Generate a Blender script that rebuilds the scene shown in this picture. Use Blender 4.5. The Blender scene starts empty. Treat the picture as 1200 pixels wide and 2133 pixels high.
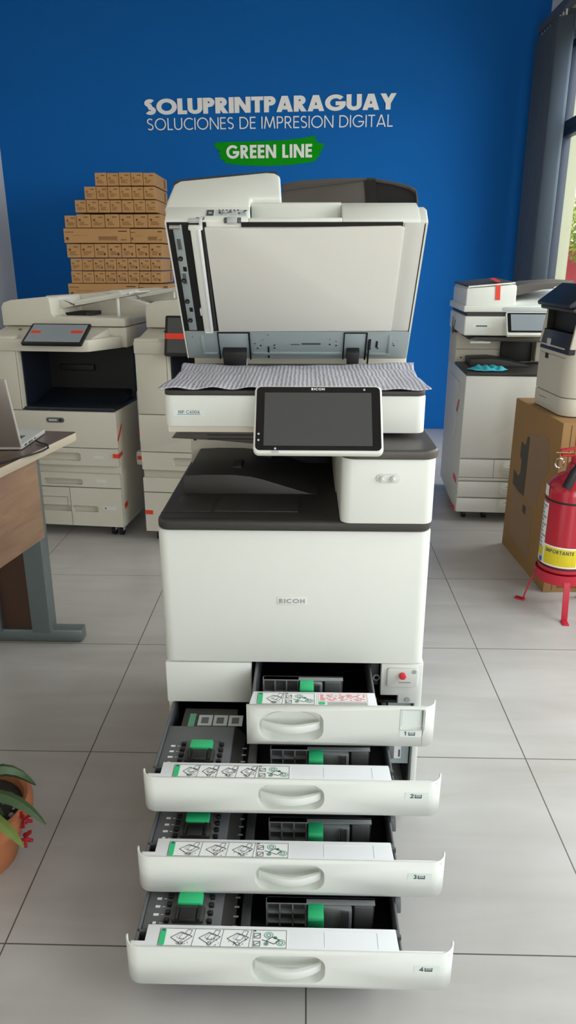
import bpy, bmesh, math, random
from mathutils import Vector, Matrix

random.seed(7)
S = bpy.context.scene
COL = S.collection
R = math.radians
PI = math.pi

# ------------------------------------------------------------------ camera, world, light, exposure
cam_d = bpy.data.cameras.new('camera')
cam = bpy.data.objects.new('camera', cam_d)
COL.objects.link(cam)
cam.location = (0, 0, 1.282)
cam.rotation_euler = (R(90 - 18.92), 0, R(1.45))
cam_d.sensor_fit = 'VERTICAL'
cam_d.sensor_height = 36
cam_d.lens = 36 * 1507 / 2133
cam_d.clip_start = 0.05
S.camera = cam

S.view_settings.view_transform = 'Standard'
S.view_settings.look = 'None'
S.view_settings.exposure = -0.22
S.view_settings.gamma = 1.0
S.cycles.use_denoising = True
S.cycles.max_bounces = 8
S.cycles.diffuse_bounces = 5
S.cycles.glossy_bounces = 4
S.cycles.transmission_bounces = 6
S.cycles.sample_clamp_indirect = 6

world = bpy.data.worlds.new('sky')
S.world = world
world.use_nodes = True
wn = world.node_tree.nodes
bg = wn['Background']
sky = wn.new('ShaderNodeTexSky')
sky.sky_type = 'NISHITA'
sky.sun_disc = False
sky.sun_elevation = R(48)
sky.sun_rotation = R(200)
hsv = wn.new('ShaderNodeHueSaturation')
hsv.inputs['Saturation'].default_value = .35
world.node_tree.links.new(sky.outputs[0], hsv.inputs['Color'])
world.node_tree.links.new(hsv.outputs[0], bg.inputs[0])
bg.inputs[1].default_value = 0.45


def area_light(name, loc, rot, sx, sy, power, color):
    d = bpy.data.lights.new(name, 'AREA')
    d.shape = 'RECTANGLE'
    d.size, d.size_y = sx, sy
    d.energy = power
    d.color = color
    o = bpy.data.objects.new(name, d)
    COL.objects.link(o)
    o.location = loc
    o.rotation_euler = rot
    return o


# daylight coming in through the shop front behind the camera and through the glazed right wall
area_light('daylight_shop_front', (0.75, -2.42, 1.45), (R(88), 0, 0), 1.2, 2.0, 33, (1.0, 0.975, 0.94))
area_light('daylight_side_glass', (2.75, 2.4, 2.35), (R(62), 0, R(90)), 7.0, 2.4, 250, (1.0, 0.985, 0.955))

# ------------------------------------------------------------------ materials
MATS = {}


def srgb(h):
    v = [int(h[i:i + 2], 16) / 255 for i in (0, 2, 4)]
    return tuple(c / 12.92 if c <= .04045 else ((c + .055) / 1.055) ** 2.4 for c in v) + (1,)


def mat(name, hexc, rough=.5, metal=0, var=.03, scale=20, bump=0, bscale=200, spec=.5, coat=0):
    if name in MATS:
        return MATS[name]
    m = bpy.data.materials.new(name)
    m.use_nodes = True
    nt = m.node_tree
    b = nt.nodes['Principled BSDF']
    b.inputs['Roughness'].default_value = rough
    b.inputs['Metallic'].default_value = metal
    b.inputs['Specular IOR Level'].default_value = spec
    b.inputs['Coat Weight'].default_value = coat
    tc = nt.nodes.new('ShaderNodeTexCoord')
    n = nt.nodes.new('ShaderNodeTexNoise')
    n.inputs['Scale'].default_value = scale
    n.inputs['Detail'].default_value = 3
    nt.links.new(tc.outputs['Object'], n.inputs['Vector'])
    mx = nt.nodes.new('ShaderNodeMix')
    mx.data_type = 'RGBA'
    c = srgb(hexc)
    mx.inputs[6].default_value = tuple(x * (1 - var) for x in c[:3]) + (1,)
    mx.inputs[7].default_value = tuple(min(1, x * (1 + var)) for x in c[:3]) + (1,)
    nt.links.new(n.outputs['Fac'], mx.inputs[0])
    nt.links.new(mx.outputs[2], b.inputs['Base Color'])
    if bump:
        n2 = nt.nodes.new('ShaderNodeTexNoise')
        n2.inputs['Scale'].default_value = bscale
        nt.links.new(tc.outputs['Object'], n2.inputs['Vector'])
        bp = nt.nodes.new('ShaderNodeBump')
        bp.inputs['Strength'].default_value = bump
        bp.inputs['Distance'].default_value = .002
        nt.links.new(n2.outputs['Fac'], bp.inputs['Height'])
        nt.links.new(bp.outputs[0], b.inputs['Normal'])
    MATS[name] = m
    return m


WHITE = mat('warm_white_plastic', 'DFE2DC', .42, var=.012)
WHITE2 = mat('backing_sheet_white', 'DCDCD6', .6, var=.02, scale=4)
DECK = mat('bright_white_plastic', 'EAEDF1', .5, var=.01)
CREAM = mat('office_cream_plastic', 'CBC6B8', .5, var=.015)
GREYW = mat('grey_white_plastic', 'D2D3CE', .45, var=.012)
CHAR = mat('charcoal_plastic', '34322F', .5, var=.05, bump=.08, bscale=900)
CAPG = mat('brown_charcoal_plastic', '4A4643', .42, var=.03)
DARK = mat('dark_grey_plastic', '5A5C5C', .45, var=.04)
GUIDE = mat('guide_grey_plastic', '85898B', .45, var=.04)
TUB = mat('tray_grey_plastic', '64676A', .45, var=.04)
BLACK = mat('black_plastic', '0E0E0E', .55, var=.05)
SLATE = mat('feed_tray_grey', '55504C', .5, var=.04)
NAVY = mat('navy_plastic', '141C29', .45, var=.05)
STEEL = mat('zinc_steel', 'A3B0B2', .45, .25, var=.05, scale=9)
CHROME = mat('chrome', 'D8D8D8', .15, 1, var=.02)
SCREEN = mat('grey_film_screen', '4B4B4B', .5, var=.02, spec=.3)
GLOSS = mat('gloss_black_glass', '141416', .12, var=.02)
GREEN = mat('green_lever', '2FBE7C', .45, var=.04)
DGREEN = mat('print_green', '5F9F83', .6, var=.04)
INK = mat('print_ink', '4A4D50', .6, var=.05)
LINE = mat('print_line', '9A9EA2', .6, var=.05)
PINK = mat('print_red', 'D9848C', .6, var=.05)
LABEL = mat('label_white', 'E9ECEB', .5, var=.01)
STICK = mat('tray_sticker', 'DDE6E1', .45, var=.01)
SHADE = mat('pale_grey_print', 'B9C0C0', .6, var=.03)
BLUEINK = mat('print_blue', '2B5F93', .5)
REDB = mat('red_button', 'D8303A', .35)
TAPE = mat('red_tape', 'E23A22', .45, var=.05)
SEAM = mat('panel_seam', '5B5750', .7)
GLASSY = mat('lcd_bluegrey', '8B949B', .25, var=.03)


def wood(name, c1, c2, axis=0, rough=.42):
    m = bpy.data.materials.new(name)
    m.use_nodes = True
    nt = m.node_tree
    b = nt.nodes['Principled BSDF']
    b.inputs['Roughness'].default_value = rough
    tc = nt.nodes.new('ShaderNodeTexCoord')
    mp = nt.nodes.new('ShaderNodeMapping')
    sc = [14, 14, 14]
    sc[axis] = 1.0
    mp.inputs['Scale'].default_value = sc
    n = nt.nodes.new('ShaderNodeTexNoise')
    n.inputs['Scale'].default_value = 2.2
    n.inputs['Detail'].default_value = 6
    n.inputs['Distortion'].default_value = .6
    r = nt.nodes.new('ShaderNodeValToRGB')
    r.color_ramp.elements[0].position = .32
    r.color_ramp.elements[1].position = .68
    r.color_ramp.elements[0].color = srgb(c1)
    r.color_ramp.elements[1].color = srgb(c2)
    nt.links.new(tc.outputs['Object'], mp.inputs[0])
    nt.links.new(mp.outputs[0], n.inputs['Vector'])
    nt.links.new(n.outputs['Fac'], r.inputs[0])
    nt.links.new(r.outputs[0], b.inputs['Base Color'])
    MATS[name] = m
    return m


DESKTOP = wood('desk_walnut_laminate', '5E4C42', '6F5C50', 1, .3)
DESKPAN = wood('desk_panel_laminate', '8F6F58', 'A58468', 1, .5)
DESKDARK = mat('desk_dark_brown', '4A3022', .55, var=.06)  # dark brown of the board between the leg uprights
EDGE = mat('desk_edge_band', 'C8BBA6', .5, var=.02)
DLEG = mat('desk_grey_metal', '7F8A8B', .38, .65, var=.03)
CARD = mat('brown_cardboard', 'B98D5C', .8, var=.05, scale=8)
CARDP = mat('cardboard_print', '7E5B38', .8)
CARDK = mat('cardboard_dark_print', '5A412A', .8)
CARDX = mat('large_carton_board', '9A7649', .8, var=.06, scale=5)
CARDT = mat('packing_tape_brown', '8F7050', .5, var=.03)
CARDH = mat('carton_grey_print', '4F4A42', .8)
CARDF = mat('carton_shaded_board', '7A4A26', .8, var=.06)  # carton board with the front face's shadow put into the colour
EXTRED = mat('extinguisher_red', 'B0102A', .28, var=.03, coat=.3)
STANDRED = mat('stand_red', 'B81F34', .4, var=.03)
YELLOW = mat('label_yellow', 'D9C51C', .5, var=.03)
RUBBER = mat('black_rubber', '15171A', .6)
BRASS = mat('brass_pin', 'B08A4A', .3, .8)
TERRA = mat('terracotta', 'B5704A', .7, var=.10, scale=14, bump=.1, bscale=60)
ALOE = mat('succulent_green', '3B5330', .5, var=.35, scale=30)
ALOE2 = mat('succulent_light_green', '6E7F3D', .5, var=.25, scale=26)
SOIL = mat('dark_soil', '2A2622', .9, var=.5, scale=60, bump=.6, bscale=120)
PEBBLE = mat('pebble_grey', '8C9296', .7, var=.3, scale=40)
PETAL = mat('red_petal', '9C1424', .6, var=.1)
CYAN = mat('cyan_cloth', '3DB4C6', .8, var=.10, scale=30)
ALU = mat('laptop_aluminium', 'A8A09A', .38, .6, var=.02)
ALUL = mat('laptop_light_aluminium', 'D8D6D2', .4, .3, var=.02)
KEYS = mat('laptop_keys', '55595C', .6)
BLINDM = mat('blind_bluegrey_fabric', '566474', .8, var=.05, scale=50)
BLINDL = mat('blind_rail_grey', '5A5E66', .5)
WFRAME = mat('window_frame_navy', '2E3A4C', .45, var=.03)
PILLAR = mat('outside_plaster', 'B9BCA4', .85, var=.04)
LEAFM = mat('tree_leaf', '9DB03F', .7, var=.3, scale=12)
BARK = mat('tree_bark', '8E7C66', .85, var=.15)
REDX = mat('red_board', 'C2434A', .6, var=.05)
SIGNW = mat('wall_letter_white', 'F8FAFC', .6, var=.01)
SIGNG = mat('wall_badge_green', '0A9A12', .8, var=.05, spec=.15)
WALLB = mat('blue_wall_paint', '1268BC', .8, var=.03, scale=2, bump=.05, bscale=300, spec=.15)
WALLW = mat('white_wall_paint', 'E9E7E2', .7, var=.02, scale=2, bump=.04, bscale=300)
CEIL = mat('ceiling_white', 'B5B3AE', .8, var=.01)
SKIRT = mat('skirting_grey', '8C8983', .5, var=.03)
FACADE = mat('outside_facade', 'E9E2CC', .85, var=.03)
PAVE = mat('outside_paving', 'C9B293', .85, var=.06, scale=3)


def floor_mat():
    m = bpy.data.materials.new('porcelain_floor_tiles')
    m.use_nodes = True
    nt = m.node_tree
    b = nt.nodes['Principled BSDF']
    tc = nt.nodes.new('ShaderNodeTexCoord')
    mp = nt.nodes.new('ShaderNodeMapping')
    mp.inputs['Location'].default_value = (0.5916 + 1.2 * 10, -2.8713 + 1.2 * 10, 0)
    nt.links.new(tc.outputs['Object'], mp.inputs[0])
    br = nt.nodes.new('ShaderNodeTexBrick')
    br.offset = 0
    br.inputs['Scale'].default_value = 1
    br.inputs['Brick Width'].default_value = .6
    br.inputs['Row Height'].default_value = .6
    br.inputs['Mortar Size'].default_value = .0016
    br.inputs['Mortar Smooth'].default_value = .1
    br.inputs['Color1'].default_value = (.46, .46, .46, 1)
    br.inputs['Color2'].default_value = (.54, .54, .54, 1)
    br.inputs['Mortar'].default_value = (0, 0, 0, 1)
    nt.links.new(mp.outputs[0], br.inputs['Vector'])
    n = nt.nodes.new('ShaderNodeTexNoise')
    n.inputs['Scale'].default_value = 1.6
    n.inputs['Detail'].default_value = 7
    n.inputs['Distortion'].default_value = 1.2
    nt.links.new(tc.outputs['Object'], n.inputs['Vector'])
    mp2 = nt.nodes.new('ShaderNodeMapping')
    mp2.inputs['Rotation'].default_value = (0, 0, R(33))
    mp2.inputs['Scale'].default_value = (1.2, 7, 1)
    nt.links.new(tc.outputs['Object'], mp2.inputs[0])
    n2 = nt.nodes.new('ShaderNodeTexNoise')
    n2.inputs['Scale'].default_value = 1.4
    n2.inputs['Detail'].default_value = 8
    n2.inputs['Distortion'].default_value = .8
    nt.links.new(mp2.outputs[0], n2.inputs['Vector'])
    ad = nt.nodes.new('ShaderNodeMath')
    ad.operation = 'ADD'
    nt.links.new(n.outputs['Fac'], ad.inputs[0])
    nt.links.new(n2.outputs['Fac'], ad.inputs[1])
    hf = nt.nodes.new('ShaderNodeMath')
    hf.operation = 'MULTIPLY'
    hf.inputs[1].default_value = .5
    nt.links.new(ad.outputs[0], hf.inputs[0])
    r = nt.nodes.new('ShaderNodeValToRGB')
    r.color_ramp.elements[0].position = .3
    r.color_ramp.elements[1].position = .72
    r.color_ramp.elements[0].color = srgb('AAA7A2')
    r.color_ramp.elements[1].color = srgb('C6C4C2')
    nt.links.new(hf.outputs[0], r.inputs[0])
    mx = nt.nodes.new('ShaderNodeMix')
    mx.data_type = 'RGBA'
    mx.inputs[7].default_value = srgb('5C564F')
    nt.links.new(br.outputs['Fac'], mx.inputs[0])
    nt.links.new(r.outputs[0], mx.inputs[6])
    nt.links.new(mx.outputs[2], b.inputs['Base Color'])
    b.inputs['Roughness'].default_value = .30
    bp = nt.nodes.new('ShaderNodeBump')
    bp.inputs['Strength'].default_value = .25
    bp.inputs['Distance'].default_value = .002
    bp.invert = True
    nt.links.new(br.outputs['Fac'], bp.inputs['Height'])
    nt.links.new(bp.outputs[0], b.inputs['Normal'])
    return m


FLOOR = floor_mat()


def bubble_mat():
    m = bpy.data.materials.new('silver_bubble_wrap')
    m.use_nodes = True
    nt = m.node_tree
    b = nt.nodes['Principled BSDF']
    b.inputs['Roughness'].default_value = .38
    tc = nt.nodes.new('ShaderNodeTexCoord')
    mp = nt.nodes.new('ShaderNodeMapping')
    mp.inputs['Scale'].default_value = (1, .22, 1)
    w = nt.nodes.new('ShaderNodeTexWave')
    w.inputs['Scale'].default_value = 34
    w.inputs['Distortion'].default_value = 2.2
    w.inputs['Detail'].default_value = 2
    w.inputs['Detail Scale'].default_value = 2.5
    nt.links.new(tc.outputs['Object'], mp.inputs[0])
    nt.links.new(mp.outputs[0], w.inputs['Vector'])
    v = nt.nodes.new('ShaderNodeTexVoronoi')
    v.inputs['Scale'].default_value = 130
    nt.links.new(tc.outputs['Object'], v.inputs['Vector'])
    r = nt.nodes.new('ShaderNodeValToRGB')
    r.color_ramp.elements[0].color = srgb('AFAEB9')
    r.color_ramp.elements[1].color = srgb('C9C8D2')
    nt.links.new(w.outputs['Fac'], r.inputs[0])
    nt.links.new(r.outputs[0], b.inputs['Base Color'])
    ad = nt.nodes.new('ShaderNodeMath')
    ad.operation = 'ADD'
    nt.links.new(w.outputs['Fac'], ad.inputs[0])
    nt.links.new(v.outputs['Distance'], ad.inputs[1])
    bp = nt.nodes.new('ShaderNodeBump')
    bp.inputs['Strength'].default_value = .35
    bp.inputs['Distance'].default_value = .004
    nt.links.new(ad.outputs[0], bp.inputs['Height'])
    nt.links.new(bp.outputs[0], b.inputs['Normal'])
    return m


BUBBLE = bubble_mat()


def glass_mat(name, rgb, mixf):
    m = bpy.data.materials.new(name)
    m.use_nodes = True
    nt = m.node_tree
    nt.nodes.remove(nt.nodes['Principled BSDF'])
    out = nt.nodes['Material Output']
    t = nt.nodes.new('ShaderNodeBsdfTransparent')
    t.inputs[0].default_value = rgb + (1,)
    g = nt.nodes.new('ShaderNodeBsdfGlossy')
    g.inputs['Roughness'].default_value = .03
    lw = nt.nodes.new('ShaderNodeLayerWeight')
    lw.inputs[0].default_value = .5
    f = nt.nodes.new('ShaderNodeMath')
    f.operation = 'POWER'
    f.inputs[1].default_value = 5
    nt.links.new(lw.outputs['Facing'], f.inputs[0])
    mx = nt.nodes.new('ShaderNodeMixShader')
    nt.links.new(f.outputs[0], mx.inputs[0])
    nt.links.new(t.outputs[0], mx.inputs[1])
    nt.links.new(g.outputs[0], mx.inputs[2])
    nt.links.new(mx.outputs[0], out.inputs[0])
    return m


PANE = glass_mat('window_glass', (.97, .99, .98), .05)
SMOKE = glass_mat('smoked_clear_plastic', (.74, .76, .80), .05)

# ------------------------------------------------------------------ mesh builder
OFF = Vector((0, 0, 0))


class MB:
    """collects primitives in one mesh; coordinates are taken relative to OFF"""

    def __init__(s, *mats, xf=None):
        s.bm = bmesh.new()
        s.mats = list(mats)
        s.xf = xf

    def mi(s, m):
        if m is None:
            return 0
        if m not in s.mats:
            s.mats.append(m)
        return s.mats.index(m)

    def add(s, bm, m=None, bev=0, seg=2, ang=30):
        if bev:
            bmesh.ops.recalc_face_normals(bm, faces=bm.faces)
            es = [e for e in bm.edges if len(e.link_faces) == 2 and e.calc_face_angle(0) > R(ang)]
            bmesh.ops.bevel(bm, geom=es, offset=bev, segments=seg, profile=.5, affect='EDGES', clamp_overlap=True)
        i = s.mi(m)
        for f in bm.faces:
            f.material_index = i
        me = bpy.data.meshes.new('t')
        bm.to_mesh(me)
        bm.free()
        if s.xf is not None:
            me.transform(s.xf)
        s.bm.from_mesh(me)
        bpy.data.meshes.remove(me)
        return s

    def box(s, x0, x1, y0, y1, z0, z1, m=None, bev=0, seg=2):
        bm = bmesh.new()
        vs = [bm.verts.new(p) for p in [(x0, y0, z0), (x1, y0, z0), (x1, y1, z0), (x0, y1, z0),
                                        (x0, y0, z1), (x1, y0, z1), (x1, y1, z1), (x0, y1, z1)]]
        for q in [(0, 3, 2, 1), (4, 5, 6, 7), (0, 1, 5, 4), (1, 2, 6, 5), (2, 3, 7, 6), (3, 0, 4, 7)]:
            bm.faces.new([vs[i] for i in q])
        return s.add(bm, m, bev, seg)

    def hexa(s, pts, m=None, bev=0, seg=2):
        """8 corner points: bottom loop of four then top loop of four"""
        bm = bmesh.new()
        vs = [bm.verts.new(p) for p in pts]
        for q in [(0, 3, 2, 1), (4, 5, 6, 7), (0, 1, 5, 4), (1, 2, 6, 5), (2, 3, 7, 6), (3, 0, 4, 7)]:
            bm.faces.new([vs[i] for i in q])
        bmesh.ops.recalc_face_normals(bm, faces=bm.faces)
        return s.add(bm, m, bev, seg)

    def prism(s, pts, axis, a, b, m=None, bev=0, seg=2, ang=30):
        def P(p, t):
            return {'x': (t, p[0], p[1]), 'y': (p[0], t, p[1]), 'z': (p[0], p[1], t)}[axis]
        bm = bmesh.new()
        A = [bm.verts.new(P(p, a)) for p in pts]
        B = [bm.verts.new(P(p, b)) for p in pts]
        n = len(pts)
        bm.faces.new(A)
        bm.faces.new(B[::-1])
        for i in range(n):
            bm.faces.new([A[i], B[i], B[(i + 1) % n], A[(i + 1) % n]])
        bmesh.ops.recalc_face_normals(bm, faces=bm.faces)
        return s.add(bm, m, bev, seg, ang)

    def quad(s, pts, m=None):
        bm = bmesh.new()
        bm.faces.new([bm.verts.new(p) for p in pts])
        return s.add(bm, m)

    def cyl(s, p0, p1, r0, r1=None, n=20, m=None, bev=0, cap=True):
        r1 = r0 if r1 is None else r1
        p0, p1 = Vector(p0), Vector(p1)
        d = (p1 - p0)
        bm = bmesh.new()
        bmesh.ops.create_cone(bm, cap_ends=cap, cap_tris=False, segments=n, radius1=r0, radius2=r1, depth=d.length)
        q = Vector((0, 0, 1)).rotation_difference(d.normalized()).to_matrix().to_4x4()
        bmesh.ops.transform(bm, matrix=Matrix.Translation((p0 + p1) / 2) @ q, verts=bm.verts)
        return s.add(bm, m, bev, 2, 50)

    def ball(s, c, r, m=None, sc=(1, 1, 1), n=12):
        bm = bmesh.new()
        bmesh.ops.create_uvsphere(bm, u_segments=n, v_segments=max(6, n // 2 + 2), radius=r)
        bmesh.ops.transform(bm, matrix=Matrix.Translation(c) @ Matrix.Diagonal(sc + (1,)), verts=bm.verts)
        return s.add(bm, m)

    def lathe(s, prof, c=(0, 0, 0), n=40, m=None, a0=0, a1=2 * PI):
        bm = bmesh.new()
        full = abs(a1 - a0 - 2 * PI) < 1e-6
        k = n if full else n + 1
        rings = []
        for r, z in prof:
            rings.append([bm.verts.new((c[0] + r * math.cos(a0 + (a1 - a0) * i / n), c[1] + r * math.sin(a0 + (a1 - a0) * i / n), c[2] + z)) for i in range(k)])
        for A, B in zip(rings, rings[1:]):
            for i in range(n):
                j = (i + 1) % k
                bm.faces.new([A[i], A[j], B[j], B[i]])
        bmesh.ops.remove_doubles(bm, verts=bm.verts, dist=1e-6)
        bmesh.ops.recalc_face_normals(bm, faces=bm.faces)
        return s.add(bm, m)

    def tube(s, pts, r, n=8, m=None, rr=None, flat=1.0):
        pts = [Vector(p) for p in pts]
        bm = bmesh.new()
        rings = []
        for i, p in enumerate(pts):
            t = (pts[min(i + 1, len(pts) - 1)] - pts[max(i - 1, 0)]).normalized()
            up = Vector((0, 0, 1)) if abs(t.z) < .95 else Vector((1, 0, 0))
            a = t.cross(up).normalized()
            b = t.cross(a).normalized()
            q = r if rr is None else rr[i]
            rings.append([bm.verts.new(p + a * math.cos(2 * PI * k / n) * q + b * math.sin(2 * PI * k / n) * q * flat) for k in range(n)])
        for A, B in zip(rings, rings[1:]):
            for k in range(n):
                bm.faces.new([A[k], A[(k + 1) % n], B[(k + 1) % n], B[k]])
        bm.faces.new(rings[0])
        bm.faces.new(rings[-1][::-1])
        bmesh.ops.recalc_face_normals(bm, faces=bm.faces)
        return s.add(bm, m)

    def grid(s, fn, nu, nv, m=None):
        bm = bmesh.new()
        V = [[bm.verts.new(fn(i / nu, j / nv)) for i in range(nu + 1)] for j in range(nv + 1)]
        for j in range(nv):
            for i in range(nu):
                bm.faces.new([V[j][i], V[j][i + 1], V[j + 1][i + 1], V[j + 1][i]])
        return s.add(bm, m)

    def holed(s, outer, holes, fn, m=None):
        """flat plate with holes; loops in 2D, fn maps (a, b) into space"""
        bm = bmesh.new()
        es = []
        for lp in [outer] + holes:
            vs = [bm.verts.new((a, b, 0)) for a, b in lp]
            es += [bm.edges.new((vs[i], vs[(i + 1) % len(vs)])) for i in range(len(vs))]
        bmesh.ops.triangle_fill(bm, edges=es, use_beauty=True, use_dissolve=False)
        for v in bm.verts:
            v.co = fn(v.co.x, v.co.y)
        return s.add(bm, m)

    def done(s, name, parent=None, smooth=True, doubles=False, mod=None):
        if doubles:
            bmesh.ops.remove_doubles(s.bm, verts=s.bm.verts, dist=1e-5)
            bmesh.ops.recalc_face_normals(s.bm, faces=s.bm.faces)
        me = bpy.data.meshes.new(name)
        s.bm.to_mesh(me)
        s.bm.free()
        me.transform(Matrix.Translation(-OFF))
        for m in s.mats:
            me.materials.append(m)
        if smooth:
            me.shade_smooth()
            me.set_sharp_from_angle(angle=R(35))
        o = bpy.data.objects.new(name, me)
        COL.objects.link(o)
        if parent is not None:
            o.parent = parent
        if mod:
            md = o.modifiers.new('solid', 'SOLIDIFY')
            md.thickness = mod
            md.offset = -1
        return o


def rrect(x0, x1, y0, y1, r, n=6):
    rs = r if isinstance(r, (list, tuple)) else [r] * 4
    out = []
    for (cx, cy, a, q) in [(x1, y0, -90, rs[0]), (x1, y1, 0, rs[1]), (x0, y1, 90, rs[2]), (x0, y0, 180, rs[3])]:
        sx = -1 if cx == x1 else 1
        sy = -1 if cy == y1 else 1
        if q < 1e-6:
            out.append((cx, cy))
            continue
        for i in range(n + 1):
            t = R(a + 90 * i / n)
            out.append((cx + sx * q + q * math.cos(t), cy + sy * q + q * math.sin(t)))
    return out


def thing(name, label, cat, loc=(0, 0, 0), rz=0, group=None):
    o = bpy.data.objects.new(name, None)
    COL.objects.link(o)
    o.location = loc
    o.rotation_euler = (0, 0, R(rz))
    o.empty_display_size = .1
    return tag(o, label, cat, group)


def tag(o, label, cat, group=None):
    o['label'] = label
    o['category'] = cat
    if group:
        o['group'] = group
    return o


def struct(o):
    o['kind'] = 'structure'
    return o


def set_off(v):
    OFF.x, OFF.y, OFF.z = v


def lab(o, text):
    o['label'] = text
    return o


# ------------------------------------------------------------------ geometric stroke lettering
def arc(cx, cy, rx, ry, a0, a1, n=14):
    return [(cx + rx * math.cos(R(a0 + (a1 - a0) * i / n)), cy + ry * math.sin(R(a0 + (a1 - a0) * i / n))) for i in range(n + 1)]


def glyph(c, t):
    h = t / 2
    H = 1 - h
    if c == 'S':
        return .56, [arc(.28, .745, .27 - h, .255 - h, 35, 255, 14) + arc(.28, .27, .28 - h, .27 - h, 80, -145, 14)]
    if c == 'O':
        return 1.0, [arc(.5, .5, .5 - h, .51 - h, 0, 360, 32)]
    if c == 'C':
        return .82, [arc(.5, .5, .5 - h, .51 - h, 48, 312, 26)]
    if c == 'G':
        return .98, [arc(.5, .5, .5 - h, .51 - h, 42, 352, 26), [(.5, .46), (.98, .46)]]
    if c == 'L':
        return .46, [[(h, 1), (h, h), (.46, h)]]
    if c == 'U':
        return .72, [[(h, 1)] + arc(.36, .36, .36 - h, .36 - h, 180, 360, 16) + [(.72 - h, 1)]]
    if c == 'P':
        return .56, [[(h, 0), (h, 1)], [(h, H), (.3, H)] + arc(.3, .71, .26 - h, .29 - h, 90, -90, 12)[1:] + [(h, .42 + h)]]
    if c == 'R':
        return .62, [[(h, 0), (h, 1)], [(h, H), (.3, H)] + arc(.3, .71, .26 - h, .29 - h, 90, -90, 12)[1:] + [(h, .42 + h)], [(.26, .44), (.62 - h * 1.1, 0)]]
    if c == 'I':
        return t, [[(h, 0), (h, 1)]]
    if c == 'N':
        return .78, [[(h, 0), (h, 1)], [(.78 - h, 0), (.78 - h, 1)], [(h * 1.1, 1), (.78 - h * 1.1, 0)]]
    if c == 'T':
        return .58, [[(0, H), (.58, H)], [(.29, 0), (.29, H)]]
    if c == 'A':
        return .80, [[(h * 1.06, 0), (.40 - h * .2, 1)], [(.80 - h * 1.06, 0), (.40 + h * .2, 1)], [(.19, .22 + h * .4), (.61, .22 + h * .4)]]
    if c == 'Y':
        return .76, [[(h * 1.15, 1), (.38, .40)], [(.76 - h * 1.15, 1), (.38, .40)], [(.38, 0), (.38, .46)]]
    if c == 'E':
        return .5, [[(h, 0), (h, 1)], [(h, H), (.5, H)], [(h, .52), (.47, .52)], [(h, h), (.5, h)]]
    if c == 'D':
        return .78, [[(h, 0), (h, 1)], [(h, H), (.3, H)] + arc(.3, .5, .48 - h, .5 - h, 90, -90, 18)[1:] + [(h, h)]]
    if c == 'M':
        return .98, [[(h, 0), (.17, 1)], [(.98 - h, 0), (.81, 1)], [(.17, 1), (.49, .08)], [(.81, 1), (.49, .08)]]
    if c == 'H':
        return .72, [[(h, 0), (h, 1)], [(.72 - h, 0), (.72 - h, 1)], [(h, .52), (.72 - h, .52)]]
    if c == '1':
        return .34, [[(.02, .8), (.22, H), (.22, 0)]]
    if c == '2':
        return .56, [arc(.28, .72, .27 - h, .28 - h, 170, -30, 12) + [(h, h), (.56, h)]]
    if c == '3':
        return .56, [arc(.27, .74, .25 - h, .26 - h, 150, -80, 12), arc(.27, .28, .28 - h, .28 - h, 85, -150, 12)]
    if c == '4':
        return .62, [[(.42, 0), (.42, H), (.02, .26), (.62, .26)]]
    if c == '6':
        return .58, [arc(.29, .3, .29 - h, .3 - h, 0, 360, 20), [(.06, .4), (.4, 1)]]
    if c == '0':
        return .6, [arc(.3, .5, .3 - h, .51 - h, 0, 360, 24)]
    return .34, []


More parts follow.
